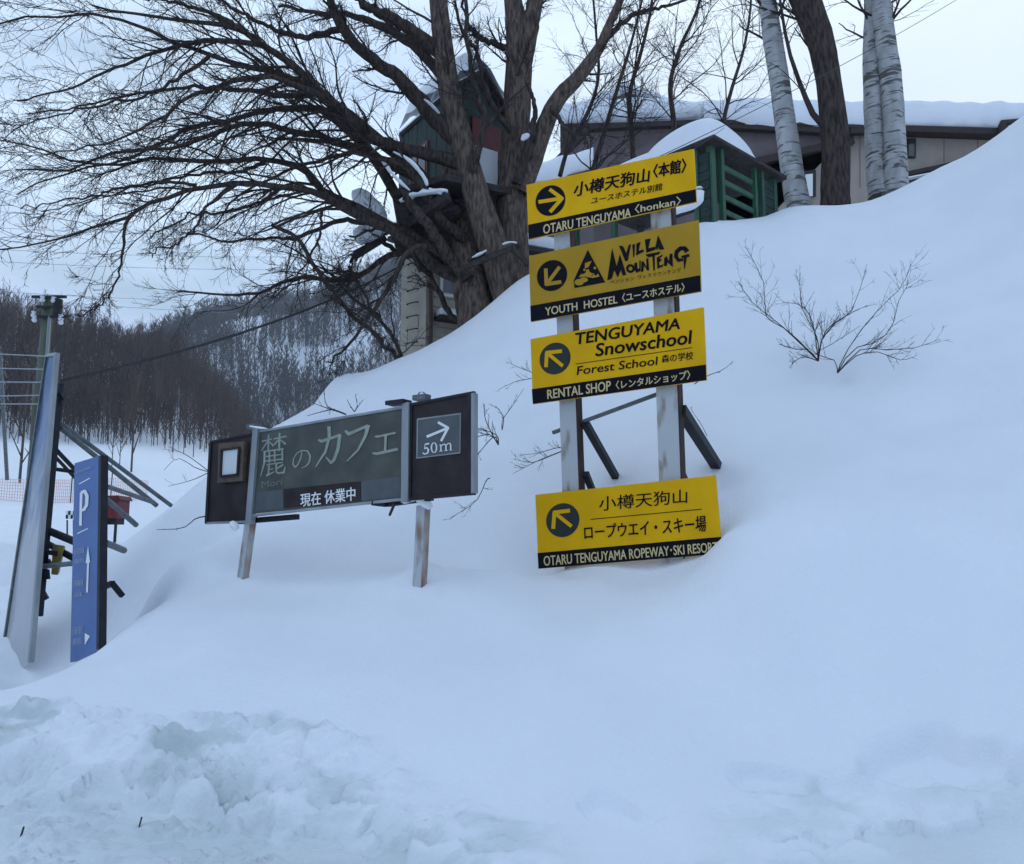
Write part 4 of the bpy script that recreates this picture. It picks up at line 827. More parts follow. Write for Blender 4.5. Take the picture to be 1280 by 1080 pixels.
# hoarding
hb = thing('hoarding', 'tall leaning hoarding of frosted blue sheet in a grey metal frame, at far left', 'sign', W(25, 815, 9.2))
A0, A1, A2, A3 = W(59,447,10.0), W(72,445,9.8), W(40,828,8.9), W(-1,855,9.5)
nn = unit(np.cross(A1 - A0, A3 - A0)); nn = nn if np.dot(nn, A(0, 0, EYE) - A0) > 0 else -nn
mb = MB(); N_ = 24; vs = []; fs = []
for i in range(N_ + 1):
    l, r_ = A0 + (A3 - A0) * i / N_, A1 + (A2 - A1) * i / N_
    for k_ in range(7): vs.append(l + (r_ - l) * k_ / 6 + nn * (.010 * math.sin(i * .9) * math.sin(k_ * 1.1) + (.012 if k_ in (2, 4) else 0)))
for i in range(N_):
    for k_ in range(6): a_ = i * 7 + k_; fs.append((a_, a_ + 1, a_ + 8, a_ + 7))
mb.add(vs, fs); part('sheet', mb, M['frosted'], hb, smooth=True)
mb = MB(); mb.bar(A1 + nn * .01, A2 + nn * .01, .05, .05, nn); part('frame', mb, M['alu'], hb)
mb = MB(); mb.bar(A0, A3, .03, .05, nn); part('frame', mb, M['grey_steel'], hb)
mb = MB(); mb.bar(A0 + A(0, 0, .02), A1 + A(0, 0, .02), .04, .05, nn); part('frame', mb, M['alu'], hb)
mb = MB(); mb.bar(W(76,480,10.0), W(50,770,9.35), .05, .05, nn); part('back_rail', mb, M['dark_steel'], hb)
for (x, y) in ((77, 492), (74, 528), (66, 575), (62, 700), (56, 740)):
    mb = MB(); mb.bar(W(x - 3, y, 9.9), W(x + 2, y + 9, 9.9), .05); part('bracket', mb, M['dark_steel'], hb)
G = 'scaffold struts behind the hoarding'
for lab, a_, b_, r_, m_ in (
 ('upper of the two long grey struts from the hoarding top down to the snow', W(72,526,10.1), W(214,632,11.6), 0.028, 'grey_steel'),
 ('lower of the two long grey struts from the hoarding top', W(72,532,10.0), W(196,632,11.2), 0.031, 'grey_steel'),
 ('dark strut dropping behind the top of the parking board', W(68,560,10.4), W(104,598,10.8), 0.028, 'dark_steel'),
 ('second short dark strut just below the first, behind the parking board', W(70,572,10.2), W(102,606,10.6), 0.022, 'dark_steel'),
 ('level grey tube from hoarding to parking board near the field fence', W(66,586,10.1), W(95,590,10.1), 0.025, 'dark_steel'),
 ('grey tube sloping gently right from the galvanised post to the drift', W(131,607,9.6), W(192,628,10.9), 0.028, 'grey_steel'),
 ('dark strut passing in front of the red hut into the drift', W(131,622,9.7), W(170,656,10.6), 0.034, 'grey_steel'),
 ('short grey stub poking out of the drift right of the parking board', W(131,678,9.2), W(155,688,9.8), 0.037, 'grey_steel'),
 ('dark thick beam below the yellow box, upper one', W(62,664,9.6), W(96,678,9.4), 0.043, 'dark_steel'),
 ('dark thick beam crossing behind the parking board, lower one', W(60,680,9.7), W(96,700,9.5), 0.037, 'dark_steel'),
 ('level pale pipe below the yellow box', W(56,708,9.3), W(94,704,9.0), 0.028, 'grey_steel')):
    pole('strut', lab, [a_, b_], r_, m_, 'strut', G)
yb = thing('floodlight', 'small yellow box lamp hung on the frame between hoarding and parking board', 'lamp', W(70, 720, 9.5))
mb = MB(); mb.hexa([W(64,718,9.4), W(72,719,9.4), W(74,717,9.7), W(66,716,9.7)], [W(66,680,9.4), W(80,682,9.4), W(82,683,9.75), W(68,681,9.75)]); part('housing', mb, M['yellow_box'], yb, bevel=.006)
mb = MB(); mb.bar(W(58,690,9.4), W(72,692,9.4), .05); mb.bar(W(59,712,9.4), W(60,724,9.4), .035); part('bracket', mb, M['dark_steel'], yb)
# bracket and ice below the galvanised post
fr = thing('post_frame', 'small dark bent bracket sticking from the snow right of the parking board foot', 'bracket', W(140, 760, 8.4))
mb = MB(); mb.bar(W(129,734,8.5), W(141,729,8.4), .05); part('arm', mb, M['dark_steel'], fr)
mb = MB(); mb.bar(W(140,729,8.4), W(153,745,8.5), .045); part('arm', mb, M['dark_steel'], fr)

# fallen / wire-hung twigs and shrubs
def shrub(label, basept, tips, group=None, sub=6, r=.006):
    t = thing('shrub', label, 'shrub', basept, group); P, R = [], []
    for tip in tips:
        pts = [basept] + [np.array(q) for q in tip]; p = smooth_path(pts, 9); P.append(p); R.append(np.linspace(r, r * .35, 9))
    P, R = np.array(P), np.array(R)
    for k in range(len(P)): part('stem', tubes(P[k:k + 1], R[k:k + 1], 5), M['bark_dark'], t, smooth=True)
    s, d, ln, rad = spawn(P, R, sub, .25, (.4, .9), (.1, .35), (.5, .7), .35, .0022); d[:, 2] += .25
    P2, R2 = grow(s, d, ln, rad, 4, .14, np.full(len(s), .06), .5)
    s, d, ln, rad = spawn(P2, R2, 3, .2, (.4, 1.), (.2, .45), (.6, .8), .1, .002); P3, R3 = grow(s, d, ln, rad, 2, .1, np.zeros(len(s)), .6)
    part('twigs', merge([tubes(P2, R2, 3), tubes(P3, R3, 3)]), M['twig'], t, smooth=True, kind='stuff')
sh = lambda x, y: (880 + x / 4, 300 + y / 4)
D0 = W(*sh(572, 605), 10.35)
shrub('leafless shrub with fanned stems alone on the open snow right of the boards', D0,
 [[W(*sh(470,500),10.2), W(*sh(370,415),10.1), W(*sh(240,310),10.1), W(*sh(170,205),10.1)], [W(*sh(400,440),10.2), W(*sh(310,380),10.1), W(*sh(298,210),10.1), W(*sh(205,30),10.1)],
  [W(*sh(572,520),10.4), W(*sh(545,440),10.4), W(*sh(490,340),10.4), W(*sh(478,170),10.4)], [W(*sh(585,510),10.2), W(*sh(650,420),10.2), W(*sh(740,350),10.3), W(*sh(808,150),10.4)],
  [W(*sh(545,420),10.5), W(*sh(490,330),10.5), W(*sh(390,310),10.5)], [W(*sh(600,470),10.2), W(*sh(690,390),10.1), W(*sh(820,325),10.1)], [W(*sh(520,550),10.2), W(*sh(450,545),10.1), W(*sh(380,520),10)],
  [W(*sh(500,585),10), W(*sh(440,615),9.9)]], None, 15, .008)
D1 = W(*sh(668, 665), 10.1)
shrub('leafless shrub just right of the larger one, its stems sweeping low to the right', D1,
 [[W(*sh(700,580),10.2), W(*sh(800,430),10.3), W(*sh(920,300),10.4), W(*sh(990,230),10.5), W(*sh(1035,120),10.6)], [W(*sh(740,550),10), W(*sh(860,510),9.9), W(*sh(940,430),9.9), W(*sh(985,270),10), W(*sh(1040,230),10)],
  [W(*sh(780,550),9.8), W(*sh(900,548),9.7), W(*sh(1050,540),9.6), W(*sh(1180,495),9.5)], [W(*sh(760,580),9.7), W(*sh(870,560),9.6), W(*sh(980,600),9.5), W(*sh(1045,585),9.4)], [W(*sh(650,600),10.2), W(*sh(560,570),10.2), W(*sh(640,520),10.3), W(*sh(780,430),10.4)]], None, 14, .007)
zz = lambda x, y: (560 + x / 4.32, 430 + y / 4.32)
shrub('small twiggy shrub poking from the snow just right of the cafe board', W(*zz(272,545),9.9), [[W(*zz(265,495),9.9), W(*zz(200,465),9.8), W(*zz(110,440),9.7)], [W(*zz(250,500),9.8), W(*zz(190,560),9.7), W(*zz(130,640),9.6)], [W(*zz(240,490),9.9), W(*zz(200,400),9.9), W(*zz(195,320),9.9)], [W(*zz(230,490),9.8),W(*zz(160,500),9.7),W(*zz(60,520),9.6)]], 'twigs poking through the snow', 8, .008)
shrub('bent twig above the small shrub, between cafe board and yellow boards', W(*zz(292,465),10.6), [[W(*zz(295,410),10.6), W(*zz(340,345),10.6), W(*zz(410,240),10.6)], [W(*zz(300,400),10.6), W(*zz(270,350),10.6), W(*zz(220,325),10.6)]], 'twigs poking through the snow', 6, .006)
shrub('thin twigs reaching left from behind the third yellow board', W(675,470,10.8), [[W(*zz(440,188),10.8), W(*zz(370,200),10.8), W(*zz(275,245),10.8)], [W(*zz(445,150),10.8), W(*zz(380,125),10.8), W(*zz(315,95),10.8)]], 'twigs poking through the snow', 6, .006)
shrub('forked twig left of the posts, between the third and lowest yellow boards', W(712,560,9.3), [[W(*zz(560,600),9.3), W(*zz(475,635),9.3), W(*zz(350,700),9.3)], [W(*zz(590,560),9.3), W(*zz(480,590),9.3), W(*zz(380,600),9.3)], [W(*zz(540,610),9.3), W(*zz(450,640),9.3), W(*zz(350,620),9.3)]], 'twigs poking through the snow', 6, .006)
shrub('single crooked twig lying on snow under the cafe board right end', W(612,598,9.2), [[W(*zz(205,740),9.2), W(*zz(150,850),9.0), W(*zz(20,935),8.8)]], 'twigs poking through the snow', 6, .007)
shrub('short curved twig sticking out right of the third yellow board', W(868,480,9.6), [[W(886,469,9.6), W(902,463,9.6), W(917,452,9.6)]], 'twigs poking through the snow', 2, .006)
shrub('thin upright twig above the wide black brace', W(884,545,9.2), [[W(875,528,9.2), W(862,510,9.2)]], 'twigs poking through the snow', 3, .004)
hh = lambda x, y: (340 + x / 5.82, 440 + y / 5.82)
shrub('arched twigs standing on the crest above the cafe board', W(*hh(540,455),13), [[W(*hh(470,430),13), W(*hh(390,405),13), W(*hh(300,370),13)], [W(*hh(480,430),13), W(*hh(395,385),13), W(*hh(380,270),13)], [W(*hh(450,420),13), W(*hh(380,430),12.8), W(*hh(255,465),12.6)]], 'twigs poking through the snow', 4, .012)
shrub('three-pronged twig above the cafe board, right of the arched ones', W(*hh(600,435),12.5), [[W(*hh(575,400),12.5), W(*hh(545,345),12.5)], [W(*hh(620,390),12.5), W(*hh(605,305),12.5)], [W(*hh(620,405),12.5), W(*hh(665,345),12.5)]], 'twigs poking through the snow', 3, .009)
shrub('long bare twig curving over the drift left of the cafe board', W(262,645,9.2), [[W(245,648,9.2), W(228,660,9.2), W(196,662,9.2)]], 'twigs poking through the snow', 2, .008)
shrub('grey bare twigs over the ski field, left of the cafe board', W(262,590,9.6), [[W(235,570,9.7), W(210,558,9.8)], [W(245,585,9.7), W(222,573,9.8), W(205,588,9.9)], [W(240,600,9.7), W(210,608,9.8)]], 'twigs poking through the snow', 2, .006)

# ================================================================ tree cabin
cab = thing('tree_cabin', 'dark green cabin with red window built up among the limbs of the great tree', 'cabin', W(560, 300, 17.6))
C0 = W(566, 245, 17.1); Cl = W(499, 262, 19.2); Cr = W(628, 250, 18.2); H = A(0, 0, 1)
zt = W(566, 106, 17.1)[2]
def wallquad(a_, b_, z1, th=.08):
    a1, b1_ = a_.copy(), b_.copy(); n_ = unit(np.cross(b1_ - a1, H)); n_[2] = 0; n_ = n_ if np.dot(n_, A(0, 0, EYE) - a1) > 0 else -n_
    return a1, b1_, n_
for (a_, b_) in ((Cl, C0), (C0, Cr)):
    a1, b1_, n_ = wallquad(a_, b_, zt); zb = C0[2]; mbs = []
    # upright boards
    L_ = np.linalg.norm((b1_ - a1)[:2]); u_ = (b1_ - a1) / np.linalg.norm(b1_ - a1); u_[2] = 0; u_ = unit(u_); k_ = int(L_ / .22)
    for i in range(k_):
        c = A(a1[0], a1[1], (zb + zt) / 2) + u_ * (i + .5) * L_ / k_; mb = MB(); mb.box(c + n_ * (.004 * (i % 2)), u_, H, n_, L_ / k_ / 2 - .006, (zt - zb) / 2, .03); part('plank', mb, M['dark_green'], cab)
    if a_ is Cl:
        wc = A(a1[0], a1[1], 0) + u_ * L_ * .42; wc[2] = W(523, 193, 17.8)[2]
        mb = MB(); mb.box(wc + n_ * .05, u_, H, n_, .42, .42, .02); fr_ = part('window_frame', mb, M['pink_trim'], cab)
        mb = MB(); mb.box(wc + n_ * .075, u_, H, n_, .35, .35, .01); part('pane', mb, M['glass'], fr_)
        for o_ in (-.32, -.02): mb = MB(); mb.box(wc + n_ * .09 + u_ * o_, u_, H, n_, .03, .36, .01); part('glazing_bar', mb, M['hut_red'], fr_)
    else:
        mb = MB(); c = A(a1[0], a1[1], W(600, 170, 17.6)[2]) + u_ * L_ * .62; mb.box(c + n_ * .05, u_, H, n_, .45, .38, .03); part('shutter', mb, M['red_paint'], cab)
        # gable
        ax = u_ * L_ * .5; apex = A(a1[0], a1[1], zt + .62) + ax
        mb = MB(); mb.poly([A(a1[0], a1[1], zt), A(a1[0], a1[1], zt) + u_ * L_, apex], n_, .06); part('gable', mb, M['dark_green'], cab)
        back = (Cl - C0) * 1.05; back[2] = 0
        for sgn, e0 in ((0, A(a1[0], a1[1], zt) - u_ * .15 - H * .12), (1, A(a1[0], a1[1], zt) + u_ * (L_ + .15) - H * .12)):
            ap = apex + n_ * .2 + H * .05; e1 = e0 + n_ * .2; nn_ = unit(np.cross(ap - e1, back)); nn_ = nn_ if nn_[2] > 0 else -nn_
            mb = MB(); mb.slab([e1, ap, ap + back, e1 + back], nn_, .07); part('roof', mb, M['old_wood'], cab)
            mb = MB(); q4 = [e1 + nn_ * .0 + u_ * .03, ap - n_ * .08, ap + back, e1 + back]; vs, fs = [], []
            for i in range(9):
                for k2 in range(9):
                    s_, t_ = i / 8, k2 / 8; p_ = (q4[0] * (1 - s_) + q4[1] * s_) * (1 - t_) + (q4[3] * (1 - s_) + q4[2] * s_) * t_
                    edge = min(1, (s_ + .05) * 5) * min(1, (t_ + .02) * 6, (1.02 - t_) * 6); hgt = .62 * edge ** .5 * (1 + .25 * math.sin(i * 1.3 + k2 * 2)); vs.append(p_ + nn_ * .003 + H * hgt)
            for i in range(8):
                for k2 in range(8): a__ = i * 9 + k2; fs.append((a__, a__ + 1, a__ + 10, a__ + 9))
            mb.add(vs, fs); mb.hexa([v + nn_ * .003 for v in q4], [v + nn_ * .003 + H * .05 for v in q4]); part('roof_snow', mb, M['snow'], cab, smooth=True)
# platform
plat = [W(489,292,16.7), W(556,248,15.9), W(640,262,16.6), W(620,238,18.6), W(500,250,19.0)]
mb = MB(); mb.poly([A(q[0], q[1], C0[2] - .05) for q in plat], H, .14); part('platform', mb, M['old_wood'], cab)
for (a_, b_) in ((W(492,296,16.7), W(560,245,15.8)), (W(497,312,16.9), W(575,262,16.4)), (W(530,338,16.6), W(500,262,16.4))):
    mb = MB(); mb.bar(a_, b_, .16, .2); part('joist', mb, M['old_wood'], cab)
mb = MB(); mb.poly([W(490,300,16.9), W(525,272,16.3), W(568,262,16.2), W(572,318,17.6), W(530,335,17.6)], A(0, -.5, -1), .08); part('underside', mb, M['old_wood'], cab)
V, Fq = snow_lump([(500,252,16.0),(520,244,15.9),(545,240,15.8),(560,240,15.8)], 6, 11); single('platform_snow', cap_ends(V, Fq), M['snow'], 'snow heaped along the front edge of the tree cabin platform', 'snow lump', smooth=True)
pb = thing('white_sheet', 'pale board hanging below the red shutter between the two trunks', 'board', W(605, 240, 17.3))
mb = MB(); mb.slab([W(596,238,17.4), W(622,240,17.4), W(622,190,17.4), W(590,180,17.4)], A(0, -1, 0), .05); part('sheet', mb, M['snow'], pb)
# lower ledge on the twin trunk with snow
lg = thing('plank_ledge', 'dark plank ledge with a little snow fixed across the twin trunks', 'ledge', W(612, 325, 15.7))
for (a_, b_, w_) in ((W(582,334,15.7), W(640,310,15.4), .10), (W(590,328,15.9), W(650,306,15.6), .08), (W(640,310,15.4), W(660,330,15.9), .12), (W(584,326,15.8), W(606,316,15.7), .06)):
    mb = MB(); mb.bar(a_, b_, .05, w_); part('plank', mb, M['old_wood'], lg)
V, Fq = snow_lump([(590,322,15.7),(600,318,15.7),(608,313,15.7)], 3, 4); single('ledge_snow', cap_ends(V, Fq), M['snow'], 'thin snow on the left end of the plank ledge', 'snow lump', smooth=True)
V, Fq = snow_lump([(628,306,15.5),(638,303,15.5),(646,304,15.5)], 3, 5); single('ledge_snow', cap_ends(V, Fq), M['snow'], 'thin snow on the right end of the plank ledge', 'snow lump', smooth=True)
# snow-laden trays left of the cabin
for lab, path, rp, tray in (('upper snow pillow on a small slanted board left of the cabin', [(446,240,16.9),(456,255,16.9),(468,270,16.9),(478,284,16.9)], 17, ((450,278,16.9),(484,284,16.9))),
                   ('lower snow pillow on a small slanted board above the cream house', [(444,300,17),(455,296,17),(470,290,17),(486,284,17)], 18, ((440,316,17),(482,290,17)))):
    t = thing('snowy_tray', lab, 'snow lump', W(*tray[0])); V, Fq = snow_lump(path, rp, 6, 1.0, .45); part('snow', cap_ends(V, Fq), M['snow'], t, smooth=True)
    mb = MB(); mb.bar(W(*tray[0]) + A(0, .1, -.08), W(*tray[1]) + A(0, .1, -.08), .05, .13); part('board', mb, M['old_wood'], t)

# ================================================================ cream house behind the tree
hs = thing('house', 'cream house wall with brown downpipe and rungs, half hidden by the great tree', 'house', W(540, 445, 20))
ga, gb, gc = W(500,450,19.4), W(531,450,18.9), W(700,450,20.6); zt2 = W(515,300,19.2)[2]; zb2 = ga[2] - 1.5
def vwall(a_, b_, z0, z1, mt, parent, name='wall', th=.2, off=0):
    u_ = b_ - a_; u_ = A(u_[0], u_[1], 0); L_ = np.linalg.norm(u_); u_ /= L_; n_ = A(u_[1], -u_[0], 0)
    mb = MB(); mb.box(A((a_[0] + b_[0]) / 2, (a_[1] + b_[1]) / 2, (z0 + z1) / 2) + n_ * (off - th / 2), u_, H, n_, L_ / 2, (z1 - z0) / 2, th / 2); part(name, mb, mt, parent); return u_, n_, L_
u1, n1_, L1 = vwall(ga, gb, zb2, zt2, M['cream_wall'], hs); u2, n2_, L2 = vwall(gb, gc, zb2, zt2, M['cream_wall'], hs, th=.2)
for i in range(14):   # siding laps
    z = zt2 - .15 - i * .24; mb = MB(); mb.box(A((gb[0] + gc[0]) / 2, (gb[1] + gc[1]) / 2, z) + n2_ * .012, u2, H, n2_, L2 / 2, .105, .012); part('siding_board', mb, M['cream_wall'], hs)
mb = MB(); mb.tube([A(gb[0], gb[1], zb2) + n2_ * .12 + u2 * .08, A(gb[0], gb[1], zt2) + n2_ * .12 + u2 * .08], .06, 10); part('downpipe', mb, M['lamp_brown'], hs)
for i in range(8):
    z = W(514, 330 + i * 16.5, 19.15)[2]; c = A((ga[0] + gb[0]) / 2, (ga[1] + gb[1]) / 2, z) + n1_ * .06; mb = MB(); mb.tube([c - u1 * .17 - n1_ * .06, c - u1 * .16, c + u1 * .16, c + u1 * .17 - n1_ * .06], .014, 5); part('rung', mb, M['dark_steel'], hs)
wc = W(566, 352, 19.25); d_ = np.dot(wc - gb, n2_); wc = wc - n2_ * d_
mb = MB(); mb.box(wc + n2_ * .05, u2, H, n2_, .36, .42, .03); fr_ = part('window_frame', mb, M['white_letter'], hs); mb = MB(); mb.box(wc + n2_ * .085, u2, H, n2_, .28, .34, .01); part('pane', mb, M['glass'], fr_)
lc = W(580, 404, 19.3); lc = lc - n2_ * np.dot(lc - gb, n2_); mb = MB(); mb.box(lc + n2_ * .18, u2, H, n2_, .75, .04, .18); part('sill_ledge', mb, M['brown_trim'], hs)
mb = MB(); mb.box(lc + n2_ * .18 + H * .14, u2, H, n2_, .72, .098, .17); part('ledge_snow', mb, M['snow'], hs, bevel=.06)
q = [ga + n1_ * .3 - u1 * .2, gb + n1_ * .3 + u1 * .1, gc + n2_ * .3, gc - n2_ * 4, ga - n1_ * 3]
mb = MB(); mb.poly([A(v[0], v[1], zt2 + .12) for v in q], H, .12); part('roof', mb, M['brown_trim'], hs)
mb = MB(); mb.poly([A(v[0], v[1], zt2 + .5) for v in q], H, .378); part('roof_snow', mb, M['snow'], hs, bevel=.15)

# ================================================================ green hut
C = W(889, 176, 13.0); zc_ = C[2]; uR = unit(A(1.53, 1.4, 0)); uL = unit(A(-1.4, 1.53, 0)); nR = A(uR[1], -uR[0], 0); nL = A(-uL[1], uL[0], 0)
zf = hz(C[0], C[1]) - .5
hut = thing('garden_hut', 'small dark green slatted hut with a thick dome of snow, behind the top board', 'hut', A(C[0], C[1], zf))
def P2_(s, t, z): return A(C[0], C[1], 0) + uR * s + uL * t + A(0, 0, z)
LR_, LL_ = 2.0, 3.1
for (s, t, w_) in ((.06, .06, .11), (.26, .0, .08), (1.28, .0, .07), (1.5, .0, .08), (1.95, .03, .1), (0, .30, .08), (0, 1.2, .09), (0, 2.1, .09), (0, 3.05, .1), (1.95, 3.05, .1)):
    mb = MB(); mb.box(P2_(s, t, (zf + zc_ - .06) / 2), uR, uL, H, w_ / 2, w_ / 2, (zc_ - .06 - zf) / 2); part('post', mb, M['green_paint'], hut)
for i in range(6):
    z = zc_ - .34 - i * .26; mb = MB(); mb.box(P2_(.78, .02, z), uR, H, nR, .5, .042, .02); part('slat', mb, M['green_paint'], hut)
for i in range(12):
    z = zc_ - .25 - i * .16
    mb = MB(); mb.box(P2_(-.005, .17, z), uL, H, nL, .12, .072, .01); part('slat', mb, M['dark_green'], hut)
    mb = MB(); mb.box(P2_(1.74, .0, z), uR, H, nR, .2, .072, .01); part('slat', mb, M['dark_green'], hut)
mb = MB(); mb.box(P2_(.78, .06, zf + .28), uR, H, nR, .5, .3, .01); part('lower_panel', mb, M['green_paint'], hut)
mb = MB(); mb.box(P2_(1.0, 1.55, zc_ - .02), uR, uL, H, 1.14, 1.7, .035); part('roof', mb, M['old_wood'], hut, bevel=.01)
mb = MB(); vs, fs = [], []; n_ = 48
for i in range(n_ + 1):
    for k2 in range(n_ + 1):
        s_, t_ = i / n_, k2 / n_; x_ = -.10 + 2.2 * s_; y_ = -.12 + 3.4 * t_; e_ = (1 - abs(2 * s_ - 1) ** 12) * (1 - abs(2 * t_ - 1) ** 14)
        dm = max(0, 1 - ((x_ - .35) / 1.0) ** 2 - ((y_ - .45) / 1.0) ** 2) ** .5; dl = max(0, 1 - ((x_ - .7) / 1.1) ** 2 - ((y_ - 1.9) / 1.5) ** 2) ** .5
        hgt = max(e_, 0) ** .4 * (.10 + max(.43 * dm, .27 * dl) + .02 * math.sin(7 * s_ + 5 * t_))
        vs.append(P2_(x_, y_, zc_ + .02 + (hgt if e_ > 0 else 0)))
for i in range(n_):
    for k2 in range(n_): a__ = i * (n_ + 1) + k2; fs.append((a__, a__ + n_ + 1, a__ + n_ + 2, a__ + 1))
mb.add(vs, fs); part('roof_snow', mb, M['snow'], hut, smooth=True)
V, Fq = snow_lump([(835,268,12.5),(852,263,12.5),(868,256,12.55),(874,244,12.6),(874,234,12.6)], 8, 12, 1.0, .4); single('snow_clump', cap_ends(V, Fq), M['snow'], 'snow clinging to the green hut corner beside the top yellow board', 'snow lump', smooth=True)

# ================================================================ long building
BY = 30.0
bld = thing('long_building', 'long low pale building with dark eaves under a very thick roof of snow', 'building', W(1050, 300, BY))
def flat(pts, Y, mt, name, th=.25, parent=bld, **k):
    mb = MB(); mb.poly([W(a_, b_, Y) for a_, b_ in pts], A(0, -1, 0), th); V_ = np.array(mb.v); return part(name, mb, mt, parent, **k)
flat([(925,330),(925,186),(1060,163),(1135,162),(1290,168),(1420,175),(1420,330)], BY, M['tan_wall'], 'wall')
flat([(690,330),(690,205),(735,162),(870,152),(926,158),(926,330)], BY + .3, M['mauve_wall'], 'wall')
flat([(905,330),(905,158),(1062,166),(1062,180),(960,197),(905,212)], BY - .16, M['mauve_wall'], 'gable_wall', .15)
def trim(a_, b_, w_, Y, mt='brown_trim', name='trim', d=.25):
    mb = MB(); mb.bar(W(*a_, Y), W(*b_, Y), d, w_, (0, 0, 1)); part(name, mb, M[mt], bld)
trim((905,212),(1066,176), .28, BY - .3, name='verge'); trim((905,158),(1062,166), .22, BY - .45, name='eave'); trim((1062,165),(1130,163), .2, BY - .5, name='eave')
trim((1120,162),(1265,166), .24, BY - .55, name='eave'); trim((735,160),(905,153), .2, BY - .35, name='eave'); trim((692,206),(736,161), .22, BY - .35, name='eave')
trim((1130,219),(1215,201), .16, BY - .2); trim((1130,224),(1225,206), .05, BY - .25, 'white_letter')
for (x, y) in ((1166, 219), (1196, 212)): trim((x, y - 3), (x, y + 12), .07, BY - .27, 'white_letter', 'mullion', .08)
flat([(1137,240),(1137,224),(1230,206),(1230,240)], BY - .13, M['glass'], 'window', .1)
for x in (990, 1030, 1075, 1180, 1222, 1262): trim((x, 168), (x, 235), .014, BY - .004, 'mauve_wall', 'seam', .03)
flat([(1134,197),(1134,173),(1145,173),(1145,197)], BY - .1, M['brown_trim'], 'window', .08); flat([(1136,195),(1136,175),(1143,175),(1143,195)], BY - .19, M['glass'], 'pane', .03)
flat([(1003,245),(1003,214),(1020,212),(1020,245)], BY - .2, M['brown_trim'], 'door_frame', .1); flat([(1007,245),(1007,218),(1016,217),(1016,245)], BY - .31, M['white_letter'], 'door', .03)
flat([(1250,166),(1252,150),(1285,147),(1285,151),(1258,154),(1262,160),(1262,168)], BY - .9, M['brown_trim'], 'gutter', .2)
def roofsnow(pts, Y0, dep, parent=bld, zj=.04, rise=.2):
    """pts: (px, y_eave, y_top) along the front; a thick rounded lip running back"""
    vs, fs = [], []; m_ = 60; prof = [(-.10, 0), (-.28, .12), (-.34, .35), (-.30, .62), (-.12, .86), (.25, .97), (1.0, 1.0), (3, 1.02), (dep, 1.0 + rise)]
    xs_ = np.linspace(pts[0][0], pts[-1][0], m_)
    for i, x in enumerate(xs_):
        e_ = np.interp(x, [p[0] for p in pts], [p[1] for p in pts]); tp = np.interp(x, [p[0] for p in pts], [p[2] for p in pts])
        lo, hi = W(x, e_, Y0), W(x, tp, Y0); wob = (vnoise(np.array([x * .06]), np.array([.5]), 3)[0] - .5)
        for k2, (dy, hz_) in enumerate(prof):
            vs.append(A(lo[0] * (Y0 + dy) / Y0, Y0 + dy + wob * .3 * (k2 < 5), lo[2] + (hi[2] - lo[2]) * hz_ + wob * .12 * (k2 < 3)))
    n_ = len(prof)
    for i in range(m_ - 1):
        for k2 in range(n_ - 1): a__ = i * n_ + k2; fs.append((a__, a__ + n_, a__ + n_ + 1, a__ + 1))
    mb = MB(); mb.add(vs, fs); part('roof_snow', mb, M['snow'], parent, smooth=True)
    mb = MB(); a_, b_ = W(pts[0][0], pts[0][1], Y0), W(pts[-1][0], pts[-1][1], Y0)
    mb.hexa([A(a_[0], Y0 - .2, a_[2] - .12), A(b_[0], Y0 - .2, b_[2] - .12), A(b_[0] * (Y0 + dep) / Y0, Y0 + dep, b_[2] - .12), A(a_[0] * (Y0 + dep) / Y0, Y0 + dep, a_[2] - .12)],
            [A(a_[0], Y0 - .2, a_[2]), A(b_[0], Y0 - .2, b_[2]), A(b_[0] * (Y0 + dep) / Y0, Y0 + dep, b_[2]), A(a_[0] * (Y0 + dep) / Y0, Y0 + dep, a_[2])]); part('roof_deck', mb, M['brown_trim'], parent)
roofsnow([(880,152,124),(900,154,121),(960,160,120),(1060,164,122),(1150,161,123),(1290,165,125),(1430,172,128)], BY - .4, 14)
roofsnow([(700,158,128),(735,157,122),(800,154,118),(850,152,122),(900,153,128)], BY + .2, 8)
roofsnow([(655,236,206),(690,232,196),(742,214,182)], 27.5, 3)
flat([(655,330),(655,236),(742,214),(742,330)], 27.8, M['mauve_wall'], 'wall', .2)
gb_ = thing('gabled_building', 'small mauve gabled house end with snow roof showing through the thin trees', 'building', W(790, 160, 38))
mb = MB(); mb.poly([W(725,200,38), W(725,138,38), W(785,112,38), W(860,140,38), W(860,200,38)], A(0, -1, 0), 6); part('wall', mb, M['mauve_wall'], gb_)
for (a_, b_) in (((718,140), (786,109)), ((784,109), (868,142))):
    p_, q_ = W(*a_, 37.6), W(*b_, 37.6); mb = MB(); mb.hexa([p_, q_, q_ + A(0, 6.4, 0), p_ + A(0, 6.4, 0)], [v + A(0, 0, .35) for v in (p_, q_, q_ + A(0, 6.4, 0), p_ + A(0, 6.4, 0))]); part('roof_snow', mb, M['snow'], gb_, bevel=.1)

